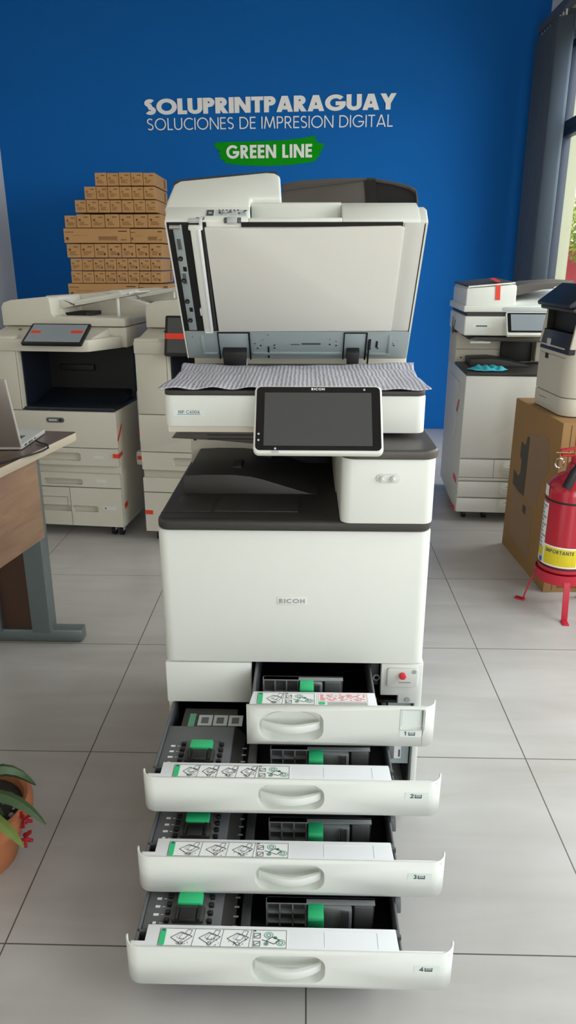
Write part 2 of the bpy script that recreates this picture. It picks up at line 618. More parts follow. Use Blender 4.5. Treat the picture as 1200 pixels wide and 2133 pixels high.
def letters(mb, text, org, xd, yd, nd, height, width=None, t=.14, gap=.12, depth=.002, m=None):
    """stroke letters on the plane org + a*xd + b*yd, standing out along nd"""
    org, xd, yd, nd = Vector(org), Vector(xd), Vector(yd), Vector(nd)
    adv, x = [], 0
    for c in text:
        w, st = glyph(c, t)
        adv.append((x, st))
        x += w + (gap if c != ' ' else gap * .3)
    x -= gap
    sx = (width / x) if width else height
    base = depth
    for x0, sts in adv:
        for si, st in enumerate(sts):
            depth = base * (1 + .07 * si)
            bm = bmesh.new()
            n = len(st)
            closed = math.dist(st[0], st[-1]) < 1e-4
            L, Rr = [], []
            diag = n == 2 and abs(st[0][0] - st[1][0]) > 1e-4 and abs(st[0][1] - st[1][1]) > 1e-4
            if diag:
                (ax, ay), (bx, by) = st
                if ay < by:
                    (ax, ay), (bx, by) = (bx, by), (ax, ay)
                hw = t / 2 * math.hypot(bx - ax, by - ay) / abs(by - ay)
                L = [org + xd * ((x0 + px + hw) * sx) + yd * (py * height) for px, py in ((ax, ay), (bx, by))]
                Rr = [org + xd * ((x0 + px - hw) * sx) + yd * (py * height) for px, py in ((ax, ay), (bx, by))]
            for k, p in enumerate([] if diag else st):
                if closed:
                    a = st[k - 1] if k else st[-2]
                    b = st[k + 1] if k < n - 1 else st[1]
                else:
                    a, b = st[max(k - 1, 0)], st[min(k + 1, n - 1)]
                d1 = Vector((p[0] - a[0], p[1] - a[1]))
                d2 = Vector((b[0] - p[0], b[1] - p[1]))
                if d1.length < 1e-9:
                    d1 = d2
                if d2.length < 1e-9:
                    d2 = d1
                d1.normalize()
                d2.normalize()
                tt = (d1 + d2)
                tt = tt.normalized() if tt.length > 1e-6 else d1
                nn = Vector((-tt.y, tt.x))
                k2 = max(.45, abs(nn.dot(Vector((-d1.y, d1.x)))))
                o = nn * (t / 2 / k2)
                for lst, q in ((L, Vector(p) + o), (Rr, Vector(p) - o)):
                    lst.append(org + xd * ((x0 + q.x) * sx) + yd * (q.y * height))
            F = [[bm.verts.new(v + nd * depth) for v in lst] for lst in (L, Rr)]
            B = [[bm.verts.new(v) for v in lst] for lst in (L, Rr)]
            for k in range(n - 1):
                bm.faces.new([F[0][k], F[1][k], F[1][k + 1], F[0][k + 1]])
                for q in (0, 1):
                    bm.faces.new([F[q][k], F[q][k + 1], B[q][k + 1], B[q][k]])
            for k in (0, n - 1):
                bm.faces.new([F[0][k], F[1][k], B[1][k], B[0][k]])
            mb.add(bm, m)
    return mb

# ------------------------------------------------------------------ the room
WX = Vector((4.01, -0.21, 0)).normalized()       # along the back wall, left to right
WN = Vector((-WX.y * -1, -WX.x, 0))               # into the room
WN = Vector((WX.y, -WX.x, 0))


def slab(name, x0, x1, y0, y1, z0, z1, m):
    return struct(MB(m).box(x0, x1, y0, y1, z0, z1, m).done(name, smooth=False))


slab('floor', -2.6, 1.84, -2.75, 6.3, -.08, 0, FLOOR)
slab('ceiling', -2.6, 1.84, -2.75, 6.3, 3.3, 3.4, CEIL)
a = Vector((-2.35, 6.06)) - Vector(WX.xy) * .25
b = Vector((1.66, 5.85))
struct(MB(WALLB).prism([tuple(a), tuple(b), (b.x + .01, b.y + .2), (a.x + .01, a.y + .2)], 'z', 0, 3.3, WALLB).done('wall_back', smooth=False))
slab('wall_left', -2.6, -2.35, -2.75, 6.09, 0, 3.3, WALLW)
m = MB(SKIRT)
m.box(-2.35, -2.335, -2.5, 6.03, 0, .09, SKIRT, .004)
struct(m.done('baseboard_left'))

# right wall: solid end by the corner, lintel, low sill, glazed between
m = MB(WALLW)
m.box(1.66, 1.80, 5.36, 6.0, 0, 3.3, WALLW)
m.box(1.66, 1.80, -2.75, 5.36, 2.62, 3.3, WALLW)
m.box(1.66, 1.80, -2.75, 5.36, 0, .10, WALLW)
m.box(1.66, 1.80, -2.75, -2.45, .10, 2.62, WALLW)
struct(m.done('wall_right', smooth=False))
m = MB(WALLW)
m.box(-2.35, .10, -2.75, -2.55, 0, 3.3, WALLW)  # unseen wall, closed on this side to keep light off the left floor
m.box(1.9 - .5, 1.66, -2.75, -2.55, 0, 3.3, WALLW)
m.box(.10, 1.4, -2.75, -2.55, 2.95, 3.3, WALLW)
struct(m.done('wall_front', smooth=False))

m = MB(WFRAME)
for y in (5.32, 3.9, 2.5, 1.1, -.3, -1.7, -2.45):
    m.box(1.665, 1.72, y, y + .045, .10, 2.62, WFRAME, .004)
for z0, z1 in ((.10, .15), (2.065, 2.16), (2.575, 2.62)):
    m.box(1.665, 1.72, -2.45, 5.36, z0, z1, WFRAME, .004)
m.box(1.66, 1.69, -2.45, 5.34, 2.10, 2.115, WFRAME, .002)
w1 = struct(m.done('window_1'))
MB(PANE).box(1.69, 1.696, -2.44, 5.35, .12, 2.6, PANE).done('glass_pane', w1, smooth=False)
m = MB(WFRAME)
for x in (.10, .72, 1.36):
    m.box(x, x + .05, -2.68, -2.62, 0, 2.95, WFRAME, .004)
for z0, z1 in ((0, .06), (2.2, 2.26), (2.9, 2.95)):
    m.box(.10, 1.4, -2.68, -2.62, z0, z1, WFRAME, .004)
w2 = struct(m.done('window_2'))
MB(PANE).box(.12, 1.38, -2.655, -2.648, .03, 2.93, PANE).done('glass_pane', w2, smooth=False)

# plastered reveal beyond the last pane
struct(MB(PILLAR).box(1.722, 1.80, 5.350, 5.361, .10, 2.62, PILLAR).done('trim_1', smooth=False))
# outside
struct(MB(PAVE).box(1.84, 14, -14, 22, -.12, -.02, PAVE).done('ground', smooth=False))
struct(MB(PAVE).box(-14, 1.84, -14, -2.75, -.12, -.02, PAVE).done('ground_front', smooth=False))
m = MB(FACADE)
m.box(6.5, 13, 21.2, 21.8, -.02, 9, FACADE)
for z in (2.6, 5.4):
    m.box(6.4, 13, 21.1, 21.25, z, z + .12, FACADE)
struct(m.done('facade', smooth=False))

# lettering on the back wall
P_A = Vector((-1.213, 6.0005, 0))


def wallp(x, z, out=.0):
    """point of the back wall at room x, height z"""
    y = 6.06 + (x + 2.35) * (-0.21 / 4.01)
    return Vector((x, y, z)) + WN * out


up = Vector((-.004, 0, 1))
d = (Vector(wallp(.632, 2.338)) - wallp(-1.213, 2.326)).normalized()
m = letters(MB(SIGNW), 'SOLUPRINTPARAGUAY', wallp(-1.213, 2.326, .001), d, up, WN, .103, 1.847, t=.235, gap=.035, depth=.006, m=SIGNW)
tag(m.done('wall_lettering', smooth=False), 'bold white upper line of capital letters across the blue wall', 'lettering')
d = (Vector(wallp(.614, 2.227)) - wallp(-1.202, 2.224)).normalized()
m = letters(MB(SIGNW), 'SOLUCIONES DE IMPRESION DIGITAL', wallp(-1.200, 2.224, .001), d, up, WN, .079, 1.814, t=.095, gap=.13, depth=.004, m=SIGNW)
tag(m.done('wall_lettering', smooth=False), 'thin white lower line of capital letters on the blue wall', 'lettering')
pts = [(-.700, 2.118), (-.690, 2.137), (-.60, 2.140), (-.45, 2.141), (-.20, 2.146), (-.06, 2.158), (.045, 2.174), (.058, 2.166), (.042, 2.150),
       (.075, 2.148), (.052, 2.134), (.118, 2.118), (.10, 2.106), (.125, 2.102), (.096, 2.082), (.104, 2.072), (.080, 2.058), (.088, 2.040), (.060, 2.026), (.066, 2.012),
       (.020, 1.998), (-.12, 1.982), (-.30, 1.976), (-.46, 1.980), (-.58, 1.990), (-.632, 2.002), (-.622, 2.014), (-.668, 2.030), (-.650, 2.044), (-.672, 2.066), (-.655, 2.080), (-.690, 2.100)]
bm = bmesh.new()
vv = [bm.verts.new(wallp(x, z, .003)) for x, z in pts]
f = bm.faces.new(vv)
ex = bmesh.ops.extrude_face_region(bm, geom=[f])
bmesh.ops.translate(bm, vec=-WN * .003, verts=[v for v in ex['geom'] if isinstance(v, bmesh.types.BMVert)])
m = MB(SIGNG)
m.add(bm, SIGNG)
badge = m.done('wall_badge', smooth=False)
tag(badge, 'green brush-stroke badge with white lettering on the blue wall', 'sign')
d = (Vector(wallp(.028, 2.030)) - wallp(-.611, 2.027)).normalized()
lab(letters(MB(SIGNW), 'GREEN LINE', wallp(-.611, 2.027, .0032), d, up, WN, .09, .64, t=.2, gap=.1, depth=.004, m=SIGNW).done('badge_lettering', badge, smooth=False), 'white capital letters')

# ------------------------------------------------------------------ the open copier in the middle
RC = Vector((-.023, 1.43, 0))
set_off(RC)
cop = thing('photocopier', 'open white photocopier with raised lid and four pulled-out paper drawers, in the middle', 'photocopier', RC)

# cabinet shell with the drawer bays
m = MB(WHITE)
m.box(-.309, .263, 1.45, 2.06, .437, .756, WHITE, .006)
m.box(-.312, -.298, 1.432, 2.06, .035, .437, CREAM, .003)  # left side coloured beige for the dim warm light it gets
m.box(.254, .268, 1.432, 2.06, .035, .437, WHITE, .003)
m.box(-.298, .254, 2.02, 2.06, .035, .437, WHITE)
m.box(-.298, .254, 1.44, 2.03, .035, .052, WHITE)
m.box(-.298, .254, 1.436, 2.02, .226, .246, BLACK)
m.box(-.298, .254, 1.44, 2.02, .326, .333, BLACK)
for x in (-.26, .21):
    for y in (1.50, 1.98):
        m.cyl((x, y, .0), (x, y, .037), .022, n=14, m=BLACK)
m.done('cabinet', cop)
m = MB(BLACK)
m.box(-.298, .254, 2.0, 2.015, .052, .437, BLACK)
m.box(-.2975, -.294, 1.46, 2.0, .055, .43, BLACK)
m.box(.250, .2535, 1.46, 2.0, .055, .326, BLACK)
m.box(-.298, .254, 1.452, 2.0, .43, .4365, BLACK)
m.box(-.16, -.15, 1.62, 1.63, .24, .326, DARK)
for z in (.30, .31):
    m.box(-.27, -.13, 1.70, 1.705, z, z + .0025, DARK)
m.done('bay_lining', cop, smooth=False)

# front door
m = MB(WHITE)
m.prism(rrect(-.314, .266, 1.424, 1.452, [0, 0, 0, 0], 6)[:0] + [(-.314, 1.452)] + [(-.314 + .024 + .024 * math.cos(R(t)), 1.424 + .024 + .024 * math.sin(R(t))) for t in range(180, 271, 15)] +
        [(.266 - .024 + .024 * math.cos(R(t)), 1.424 + .024 + .024 * math.sin(R(t))) for t in range(270, 361, 15)] + [(.266, 1.452)], 'z', .437, .752, WHITE, .0025, 2, 50)
door = m.done('front_door', cop)
m = MB(WHITE)
m.prism(rrect(-.060, .005, .580, .600, .004), 'y', 1.4228, 1.4238, WHITE, .0004)
letters(m, 'RICOH', (-.0555, 1.4228, .585), (1, 0, 0), (0, 0, 1), (0, -1, 0), .010, .056, t=.2, gap=.16, depth=.0005, m=LINE)
lab(m.done('badge', door), 'small grey nameplate')

# blank panel, switch panel
m = MB(WHITE)
m.box(-.3135, -.1185, 1.426, 1.452, .329, .4335, WHITE, .004)
m.done('blank_panel', cop)
m = MB(WHITE)
m.prism([(.174, .4335), (.267, .4335), (.267, .246), (.252, .246), (.252, .331), (.214, .331), (.214, .352), (.174, .352)], 'y', 1.430, 1.450, WHITE, .002)
sp = m.done('switch_panel', cop)
m = MB(WHITE)
m.prism(rrect(.187, .256, .376, .4245, .006), 'y', 1.4245, 1.431, GREYW, .002)
m.prism(rrect(.214, .240, .388, .391, .001), 'y', 1.4240, 1.4247, LINE)
m.cyl((.2465, 1.4243, .4165), (.2465, 1.429, .4165), .0055, m=STEEL)
m.cyl((.236, 1.4285, .341), (.236, 1.431, .341), .0065, m=STEEL)
m.done('switch_plate', sp)
m = MB(REDB)
m.cyl((.221, 1.416, .408), (.221, 1.426, .408), .0075, n=20, m=REDB, bev=.0015)
lab(m.done('power_button', sp), 'round red button')
m = MB(STEEL)
m.box(.155, .173, 1.47, 1.475, .355, .43, DARK)
m.cyl((.168, 1.4665, .375), (.168, 1.471, .375), .008, m=WHITE)
m.cyl((.168, 1.466, .375), (.168, 1.4668, .375), .005, m=BLACK)
m.box(.196, .250, 1.452, 1.458, .150, .325, STEEL)
m.box(.216, .232, 1.4505, 1.4523, .165, .30, LABEL)
m.box(.226, .230, 1.4500, 1.4507, .17, .19, INK)
m.cyl((.241, 1.446, .262), (.241, 1.4525, .262), .009, m=WHITE)
m.cyl((.241, 1.4455, .262), (.241, 1.4462, .262), .004, m=BLACK)
m.done('rail_plate', cop)


# ---- drawers
def draw_figures(m, x0, x1, y0, y1, z, n, last_green=True):
    """line drawings of the loading steps, as thin printed strokes"""
    def line(ax, ay, bx, by, w=.0006, mt=INK):
        d = Vector((bx - ax, by - ay, 0))
        if d.length < 1e-6:
            return
        nrm = Vector((-d.y, d.x, 0)).normalized() * w
        m.quad([(ax - nrm.x, ay - nrm.y, z), (bx - nrm.x, by - nrm.y, z), (bx + nrm.x, by + nrm.y, z), (ax + nrm.x, ay + nrm.y, z)], mt)

    def poly(pts, w=.0005, mt=INK):
        for p, q in zip(pts, pts[1:] + pts[:1]):
            line(p[0], p[1], q[0], q[1], w, mt)
    H = y1 - y0
    poly([(x0, y0), (x1, y0), (x1, y1), (x0, y1)], .0004)
    m.prism(rrect(x0 + .001, x0 + .011, y0 + .001, y1 - .001, .003), 'z', z - .0002, z + .0002, GREEN)
    m.prism(rrect(x0 + .003, x0 + .009, y1 - .006, y1 - .002, .0018), 'z', z, z + .0004, INK)
    xa, xb = x0 + .014, x1 - .062
    step = (xb - xa) / n
    rnd = random.Random(3)
    for i in range(n):
        a = xa + step * i
        cx, cy = a + step * .55, y0 + H * .5
        line(a + step - .001, y1, a + step - .005, y0, .0004)
        poly([(cx - step * .42, cy - .001), (cx - .002, y0 + .004), (cx + step * .34, cy + .002), (cx - .004, cy + H * .30)], .0006)
        poly([(cx - step * .22, cy), (cx, cy - .006), (cx + step * .20, cy + .003), (cx - .004, cy + .009)], .0004, LINE)
        m.quad([(cx - .006, cy - .002, z), (cx + .003, cy - .004, z), (cx + .009, cy + .006, z), (cx, cy + .008, z)], DECK)
        poly([(cx - .006, cy - .002), (cx + .003, cy - .004), (cx + .009, cy + .006), (cx, cy + .008)], .0004)
        poly([(cx + .004, cy + .008), (cx + .012, cy + .004), (cx + .016, y1 - .003), (cx + .008, y1 - .002)], .0005)
        for k in range(7):
            px, py = cx + rnd.uniform(-.4, .3) * step, y0 + rnd.uniform(.08, .4) * H
            line(px, py, px + rnd.uniform(-.005, .005), py + rnd.uniform(-.004, .006), .0005)
        poly([(cx + .004 * math.cos(t) - .002, y0 + .006 + .004 * math.sin(t)) for t in [PI * k / 4 for k in range(8)]], .0004)
    g = xb + .002
    line(g, y0, g, y1, .0004)
    m.quad([(g + .001, y1 - .003, z), (g + .005, y1 - .003, z), (g + .005, y1 - .0005, z), (g + .001, y1 - .0005, z)], INK)
    for k in range(2):
        poly([(g + .002, y0 + .003 + k * H * .45), (g + .013, y0 + .003 + k * H * .45), (g + .013, y0 + H * .36 + k * H * .45), (g + .002, y0 + H * .36 + k * H * .45)], .0006)
        line(g + .003, y0 + .005 + k * H * .45, g + .012, y0 + H * .30 + k * H * .45, .0007)
    c2 = (x1 + g) / 2 + .006
    for (ox, oy, rr) in ((-.008, H * .72, .008), (.014, H * .30, .008), (-.012, H * .22, .004), (.004, H * .58, .003)):
        poly([(c2 + ox + rr * math.cos(t), y0 + oy + rr * .75 * math.sin(t)) for t in [PI * k / 6 for k in range(12)]], .0006, DGREEN)
        poly([(c2 + ox + rr * .5 * math.cos(t), y0 + oy + rr * .4 * math.sin(t)) for t in [PI * k / 4 for k in range(8)]], .0008, DGREEN)
    poly([(c2 - .012, y0 + H * .38), (c2 + .002, y0 + H * .22), (c2 + .012, y0 + H * .45), (c2 - .002, y0 + H * .62)], .0007)
    line(c2 - .02, y0 + H * .45, c2 - .008, y0 + H * .33, .0007)


def tray_icon(m, x, y, z, h):
    """paper tray pictogram"""
    w = h * 1.5
    for (a0, a1, b0, b1) in ((0, w * .12, .1, .9), (w * .88, w, .1, .9), (0, w, 0, .2)):
        m.box(x + a0, x + a1, y - .0006, y, z + h * b0, z + h * b1, INK)
    for k in range(3):
        m.box(x + w * .2, x + w * .8, y - .0006, y, z + h * (.32 + .2 * k), z + h * (.42 + .2 * k), LINE)


def make_drawer(num, Yf, z0, z1, flat_left=None):
    xl, xr, r = -.317, .271, .028
    lab_t = {1: 'narrow top drawer numbered 1', 2: 'wide drawer numbered 2', 3: 'wide drawer numbered 3', 4: 'lowest drawer numbered 4, pulled out furthest'}[num]
    cols = []
    x_in = flat_left if flat_left is not None else xl + r
    if flat_left is None:
        for k in range(8):
            t = R(180 + 90 * k / 8)
            cols.append((xl + r + r * math.cos(t), Yf + r + r * math.sin(t), z0 + .012 * max(0, 1 - k / 4) ** 2))
    cols.append((x_in, Yf, z0))
    right = [(xr - r, Yf, z0)]
    for k in range(1, 9):
        t = R(270 + 90 * k / 8)
        right.append((xr - r + r * math.cos(t), Yf + r + r * math.sin(t), z0 + .012 * max(0, (k - 4) / 4) ** 2))
    m = MB(WHITE)
    for seq in (cols, right):
        for p, q in zip(seq, seq[1:]):
            m.quad([(p[0], p[1], p[2]), (q[0], q[1], q[2]), (q[0], q[1], z1), (p[0], p[1], z1)], WHITE)
    hx0, hx1, hz0, hz1 = -.090, .042, z0 + .010, z1 - .012
    if num == 1:
        hx0, hx1, hz1 = -.093, .041, z1 - .014
    hole = rrect(hx0, hx1, hz0, hz1, .026, 8)
    holes = [hole]
    sq = None
    if num == 1:
        sq = rrect(.1975, .2445, .380, .4275, .003, 2)
        holes.append(sq)
    m.holed([(x_in, z0), (xr - r, z0), (xr - r, z1), (x_in, z1)], holes, lambda a, b: (a, Yf, b), WHITE)
    cx, cz = (hx0 + hx1) / 2, (hz0 + hz1) / 2

    def recess(hole, cx, cz, sx, sz, d):
        l1 = [(cx + (a - cx) * (1 - (1 - sx) * .35), cz + (b - cz) * (1 - (1 - sz) * .35), d * .55) for a, b in hole]
        l2 = [(cx + (a - cx) * sx, cz + (b - cz) * sz, d) for a, b in hole]
        prev = [(a, b, 0) for a, b in hole]
        n = len(hole)
        for lp in (l1, l2):
            for i in range(n):
                j = (i + 1) % n
                m.quad([(prev[i][0], Yf + prev[i][2], prev[i][1]), (prev[j][0], Yf + prev[j][2], prev[j][1]), (lp[j][0], Yf + lp[j][2], lp[j][1]), (lp[i][0], Yf + lp[i][2], lp[i][1])], WHITE)
            prev = lp
        m.quad([(a, Yf + d_, b) for a, b, d_ in prev], WHITE)
    recess(hole, cx, cz, .90, .74, .024)
    if sq:
        recess(sq, .221, .404, .93, .93, .006)
    dr = m.done('paper_drawer', cop, doubles=True, mod=.0035)
    lab(dr, lab_t)
    # grip
    g = MB(WHITE)
    a0, a1 = hx0 + .006, hx1 - .007
    outer, inner = [], []
    for k in range(17):
        t = k / 16
        x = a0 + (a1 - a0) * t
        outer.append((x, Yf + .010 - .020 * math.sin(PI * t) ** .8))
        inner.append((x, Yf + .016 - .016 * math.sin(PI * t)))
    g.prism(outer + inner[::-1], 'z', cz - .013, cz + .004, WHITE, .002, 2, 40)
    lens = []
    for k in range(17):
        t = k / 16
        x = a0 + .008 + (a1 - a0 - .016) * t
        lens.append((x, cz + .004 + .017 * math.sin(PI * t) ** .6))
    for p, q in zip(lens, lens[1:]):
        g.quad([(p[0], Yf + .0228, p[1]), (q[0], Yf + .0228, q[1]), (q[0], Yf + .0228, q[1] + .0012), (p[0], Yf + .0228, p[1] + .0012)], SHADE)
    g.done('handle', dr)
    # number sticker
    s = MB(STICK)
    if num == 1:
        sx, sz, sh = .1965, .3635, .0145
        s.box(.2015, .2395, Yf + .0045, Yf + .0058, .3845, .4235, STICK)
        s.box(.2355, .2395, Yf + .0035, Yf + .0046, .386, .390, DECK)
        for (a_, b_, c_, d_) in ((.1965, .2455, .4275, .4285), (.1965, .2455, .379, .380), (.1965, .1975, .379, .4285), (.2445, .2455, .379, .4285)):
            s.box(a_, b_, Yf - .0008, Yf + .002, c_, d_, SHADE)
    else:
        sx, sz, sh = .1985, z0 + (z1 - z0) * .50, .0165
    s.box(sx, sx + .045, Yf - .0006, Yf + .0004, sz, sz + sh, STICK)
    letters(s, str(num), (sx + .010, Yf - .0006, sz + .0035), (1, 0, 0), (0, 0, 1), (0, -1, 0), .0095, .0066 if num != 1 else .004, t=.17, depth=.0005, m=INK)
    tray_icon(s, sx + .0185, Yf - .0006, sz + .0035, .0090)
    lab(s.done('number_sticker', dr, smooth=False), 'sticker with the number %d and a paper tray symbol' % num)
    # tub
    L, Rr = (-.302, .180) if num > 1 else (-.110, .152)
    yb = Yf + .50
    t = MB(TUB)
    zt = z1 - .006
    t.box(L, L + .006, Yf + .006, yb, z0 + .004, zt - .004, TUB, .002)
    t.box(Rr - .005, Rr, Yf + .006, yb, z0 + .004, zt - .012, TUB, .002)
    t.box(L, Rr, Yf + .006, yb, z0 + .004, z0 + .010, BLACK)
    t.box(L, Rr, yb - .006, yb, z0 + .004, zt - .01, BLACK)
    t.box(L, Rr, Yf + .042, Yf + .047, z0 + .004, zt - .004, DARK)
    if num > 1:
        t.box(L + .006, -.150, Yf + .047, Yf + .19, zt - .028, zt - .008, TUB, .004)
        t.box(Rr, Rr + .018, Yf + .004, Yf + .010, z0 + .02, zt - .002, TUB)
        t.hexa([(Rr - .002, Yf + .115, zt - .030), (Rr + .010, Yf + .115, zt - .030), (Rr + .010, yb, zt - .030), (Rr - .002, yb, zt - .030),
                (Rr - .002, Yf + .125, zt - .004), (Rr + .010, Yf + .125, zt - .004), (Rr + .010, yb, zt - .004), (Rr - .002, yb, zt - .004)], TUB, .002)
        t.box(.135, Rr - .004, Yf + .047, Yf + .058, zt - .012, zt - .006, TUB)
    t.done('drawer_tub', dr)
    # white top plate
    k = MB(DECK)
    if num > 1:
        k.prism([(-.303, Yf + .004), (.262, Yf + .004), (.262, Yf + .0075), (.172, Yf + .0075), (.170, Yf + .050), (-.281, Yf + .050), (-.281, Yf + .016), (-.306, Yf + .016)], 'z', zt - .002, z1 - .0015, DECK, .0008)
        for xx in (.040, .135):
            k.box(xx, xx + .0008, Yf + .010, Yf + .041, z1 - .0016, z1 - .0012, SHADE)
        k.box(.040, .1358, Yf + .0405, Yf + .041, z1 - .0016, z1 - .0012, LABEL)
    else:
        k.prism([(-.112, Yf + .004), (.262, Yf + .004), (.262, Yf + .0075), (.150, Yf + .0075), (.148, Yf + .052), (-.106, Yf + .052)], 'z', zt - .002, z1 - .0015, DECK, .0008)
    k.done('top_plate', dr)
    q = MB(LABEL)
    zz = z1 - .0004
    if num > 1:
        q.box(-.257, -.026, Yf + .005, Yf + .0425, z1 - .0016, z1 - .0008, LABEL)
        draw_figures(q, -.256, -.0275, Yf + .006, Yf + .0415, zz, 4 if num == 2 else 3)
    else:
        q.box(-.098, .024, Yf + .005, Yf + .047, z1 - .0016, z1 - .0008, LABEL)
        q.box(.027, .134, Yf + .005, Yf + .047, z1 - .0016, z1 - .0008, LABEL)
        draw_figures(q, -.096, .022, Yf + .006, Yf + .046, zz, 1)
        rnd = random.Random(5)
        for (a, b, c, d2) in ((.030, .131, .0455, .0460), (.030, .131, .018, .0185), (.030, .0305, .0185, .0455), (.1305, .131, .0185, .0455)):
            q.box(a, b, Yf + c, Yf + d2, zz - .0004, zz, PINK)
        for row in range(6):
            xx = .034
            while xx < .124:
                ww = rnd.uniform(.004, .012)
                q.box(xx, min(xx + ww, .127), Yf + .021 + row * .0038, Yf + .0232 + row * .0038, zz - .0004, zz, PINK)
                xx += ww + rnd.uniform(.002, .012)
        q.prism(rrect(.030, .044, Yf + .006, Yf + .016, .004), 'z', zz - .0004, zz, GREEN)
        for row in range(3):
            q.box(.048, .130, Yf + .0065 + row * .0035, Yf + .0075 + row * .0035, zz - .0004, zz, INK)
    lab(q.done('instruction_label', dr, smooth=False), 'printed loading instructions with a green bar' if num > 1 else 'printed instructions, black beside red')
    # paper guides inside
    gx0, gx1 = (-.068, .140) if num > 1 else (-.088, .085)
    gy = Yf + (.118 if num > 1 else .108)
    zb = z0 + .010
    gt = zt - .012 if num > 1 else zt - .001
    fz = MB(DARK)
    fz.box(gx0, gx1, gy + .010, gy + .014, zb, gt, DARK)
    cells = gx0 + .075
    nx = 3
    for i in range(nx + 1):
        x = gx0 + (cells - gx0) * i / nx
        fz.box(x - .0015, x + .0015, gy, gy + .012, zb, gt, GUIDE)
    for i in range(3):
        z = gt - .0015 - (gt - zb) * .42 * i
        fz.box(gx0, cells, gy, gy + .012, z - .0015, z + .0015, GUIDE)
    fz.box(gx0, gx1, gy - .001, gy + .014, gt - .003, gt, GUIDE, .001)
    fz.hexa([(gx0 + .105, gy - .004, zb), (gx1 - .045, gy - .012, zb), (gx1 - .045, gy + .012, zb), (gx0 + .105, gy + .012, zb),
             (gx0 + .105, gy - .004, gt - .004), (gx1 - .045, gy - .012, gt - .004), (gx1 - .045, gy + .012, gt - .004), (gx0 + .105, gy + .012, gt - .004)], GUIDE, .003)
    for i in range(5):
        fz.box(gx1 - .066 + .0035 * i, gx1 - .0645 + .0035 * i, gy - .014, gy, zb, gt - .006, DARK)
    fz.box(gx1 - .040, gx1 - .004, gy - .006, gy + .012, zb, gt - .002, DARK, .003)
    fz.done('paper_guide', dr)
    lv = MB(GREEN)
    lx = gx0 + .079
    lv.prism([(gy - .030, gt - .030), (gy - .034, gt - .006), (gy - .030, gt), (gy + .002, gt), (gy + .002, gt - .009), (gy - .016, gt - .012)], 'x', lx, lx + .030, GREEN, .002)
    lab(lv.done('release_lever', dr), 'bright green lever')
    if num > 1:
        # rear size dial with its green clip
        kx = -.212
        e = MB(DARK)
        ky = Yf + .105
        e.box(kx - .036, kx + .036, ky - .050, ky + .03, zt - .010, zt - .004, DARK, .003)
        e.box(kx - .030, kx + .030, ky - .045, ky - .012, zt - .006, zt + .006, CHAR, .003)
        e.box(kx - .016, kx + .016, ky - .048, ky - .020, zt + .002, zt + .010, BLACK, .003)
        for sx in (-1, 1):
            e.cyl((kx + sx * .020, ky - .046, zt + .006), (kx + sx * .020, ky - .018, zt + .008), .0035, n=10, m=BLACK)
        for sx in (-1, 1):
            for i in range(4):
                e.box(kx + sx * .040 - .005, kx + sx * .040 + .005, ky - .042 + i * .018, ky - .034 + i * .018, zt - .009, zt - .001, BLACK, .002)
        for i, wd in enumerate((.006, .010, .009, .009)):
            yy = ky - .044 + i * .018
            e.box(kx - .062 - wd / 2, kx - .062 + wd / 2, yy, yy + .005, zt - .0078, zt - .0072, LABEL)
            e.box(kx - .053, kx - .048, yy + .002, yy + .003, zt - .0078, zt - .0072, LABEL)
        e.hexa([(-.150, Yf + .048, zb), (-.128, Yf + .048, zb), (-.128, Yf + .20, zb), (-.150, Yf + .20, zb),
                (-.150, Yf + .048, zt - .012), (-.128, Yf + .048, zt - .040), (-.128, Yf + .20, zt - .040), (-.150, Yf + .20, zt - .012)], CHAR)
        e.box(-.118, -.100, Yf + .050, Yf + .2, zb, zb + .020, DARK, .002)
        for i in range(5):
            e.box(-.135, -.122, Yf + .06 + i * .022, Yf + .064 + i * .022, zt - .036, zt - .0355, LINE)
        e.done('size_dial', dr)
        c = MB(GREEN)
        c.box(kx - .024, kx + .024, ky - .011, ky + .016, zt - .002, zt + .009, GREEN, .004)
        lab(c.done('size_clip', dr), 'bright green clip')
        if num == 2:
            w = MB(DARK)
            w.box(-.27, -.15, Yf + .19, Yf + .26, zt - .03, zt - .012, CHAR)
            for i in range(3):
                w.box(-.235 + i * .034, -.204 + i * .034, Yf + .196, Yf + .235, zt - .0122, zt - .0116, SHADE)
                w.box(-.228 + i * .034, -.212 + i * .034, Yf + .204, Yf + .226, zt - .0117, zt - .0112, DARK)
            w.box(-.256, -.242, Yf + .190, Yf + .24, zt - .0122, zt - .0116, DGREEN)
            w.done('loading_diagram', dr)
    return dr


make_drawer(1, 1.262, .340, .434, flat_left=-.117)
make_drawer(2, 1.157, .256, .336)
make_drawer(3, 1.071, .142, .225)
make_drawer(4, .952, .054, .140)

# ---- output tray, hump, side housing
m = MB(CHAR)
m.prism([(-.312, 1.95)] + [(-.312 + .03 + .03 * math.cos(R(t)), 1.412 + .03 + .03 * math.sin(R(t))) for t in range(180, 271, 15)] +
        [(.264 - .03 + .03 * math.cos(R(t)), 1.412 + .03 + .03 * math.sin(R(t))) for t in range(270, 361, 15)] + [(.264, 1.95)], 'z', .7545, .777, CHAR, .006, 3, 40)
m.box(-.30, .06, 1.425, 1.427, .7765, .7775, BLACK)
m.box(-.31, .06, 1.462, 1.4635, .7765, .7775, BLACK)
tray = m.done('output_tray', cop)
m = MB(CHAR)
m.prism([(-.197, 1.470), (-.016, 1.470), (-.012, 1.575), (-.192, 1.575)], 'z', .7766, .7795, CHAR, .0015)
m.prism([(-.285, 1.470), (-.204, 1.470), (-.200, 1.575), (-.285, 1.575)], 'z', .7766, .7785, CHAR, .001)
m.done('paper_stop', tray)
m = MB(CHAR)
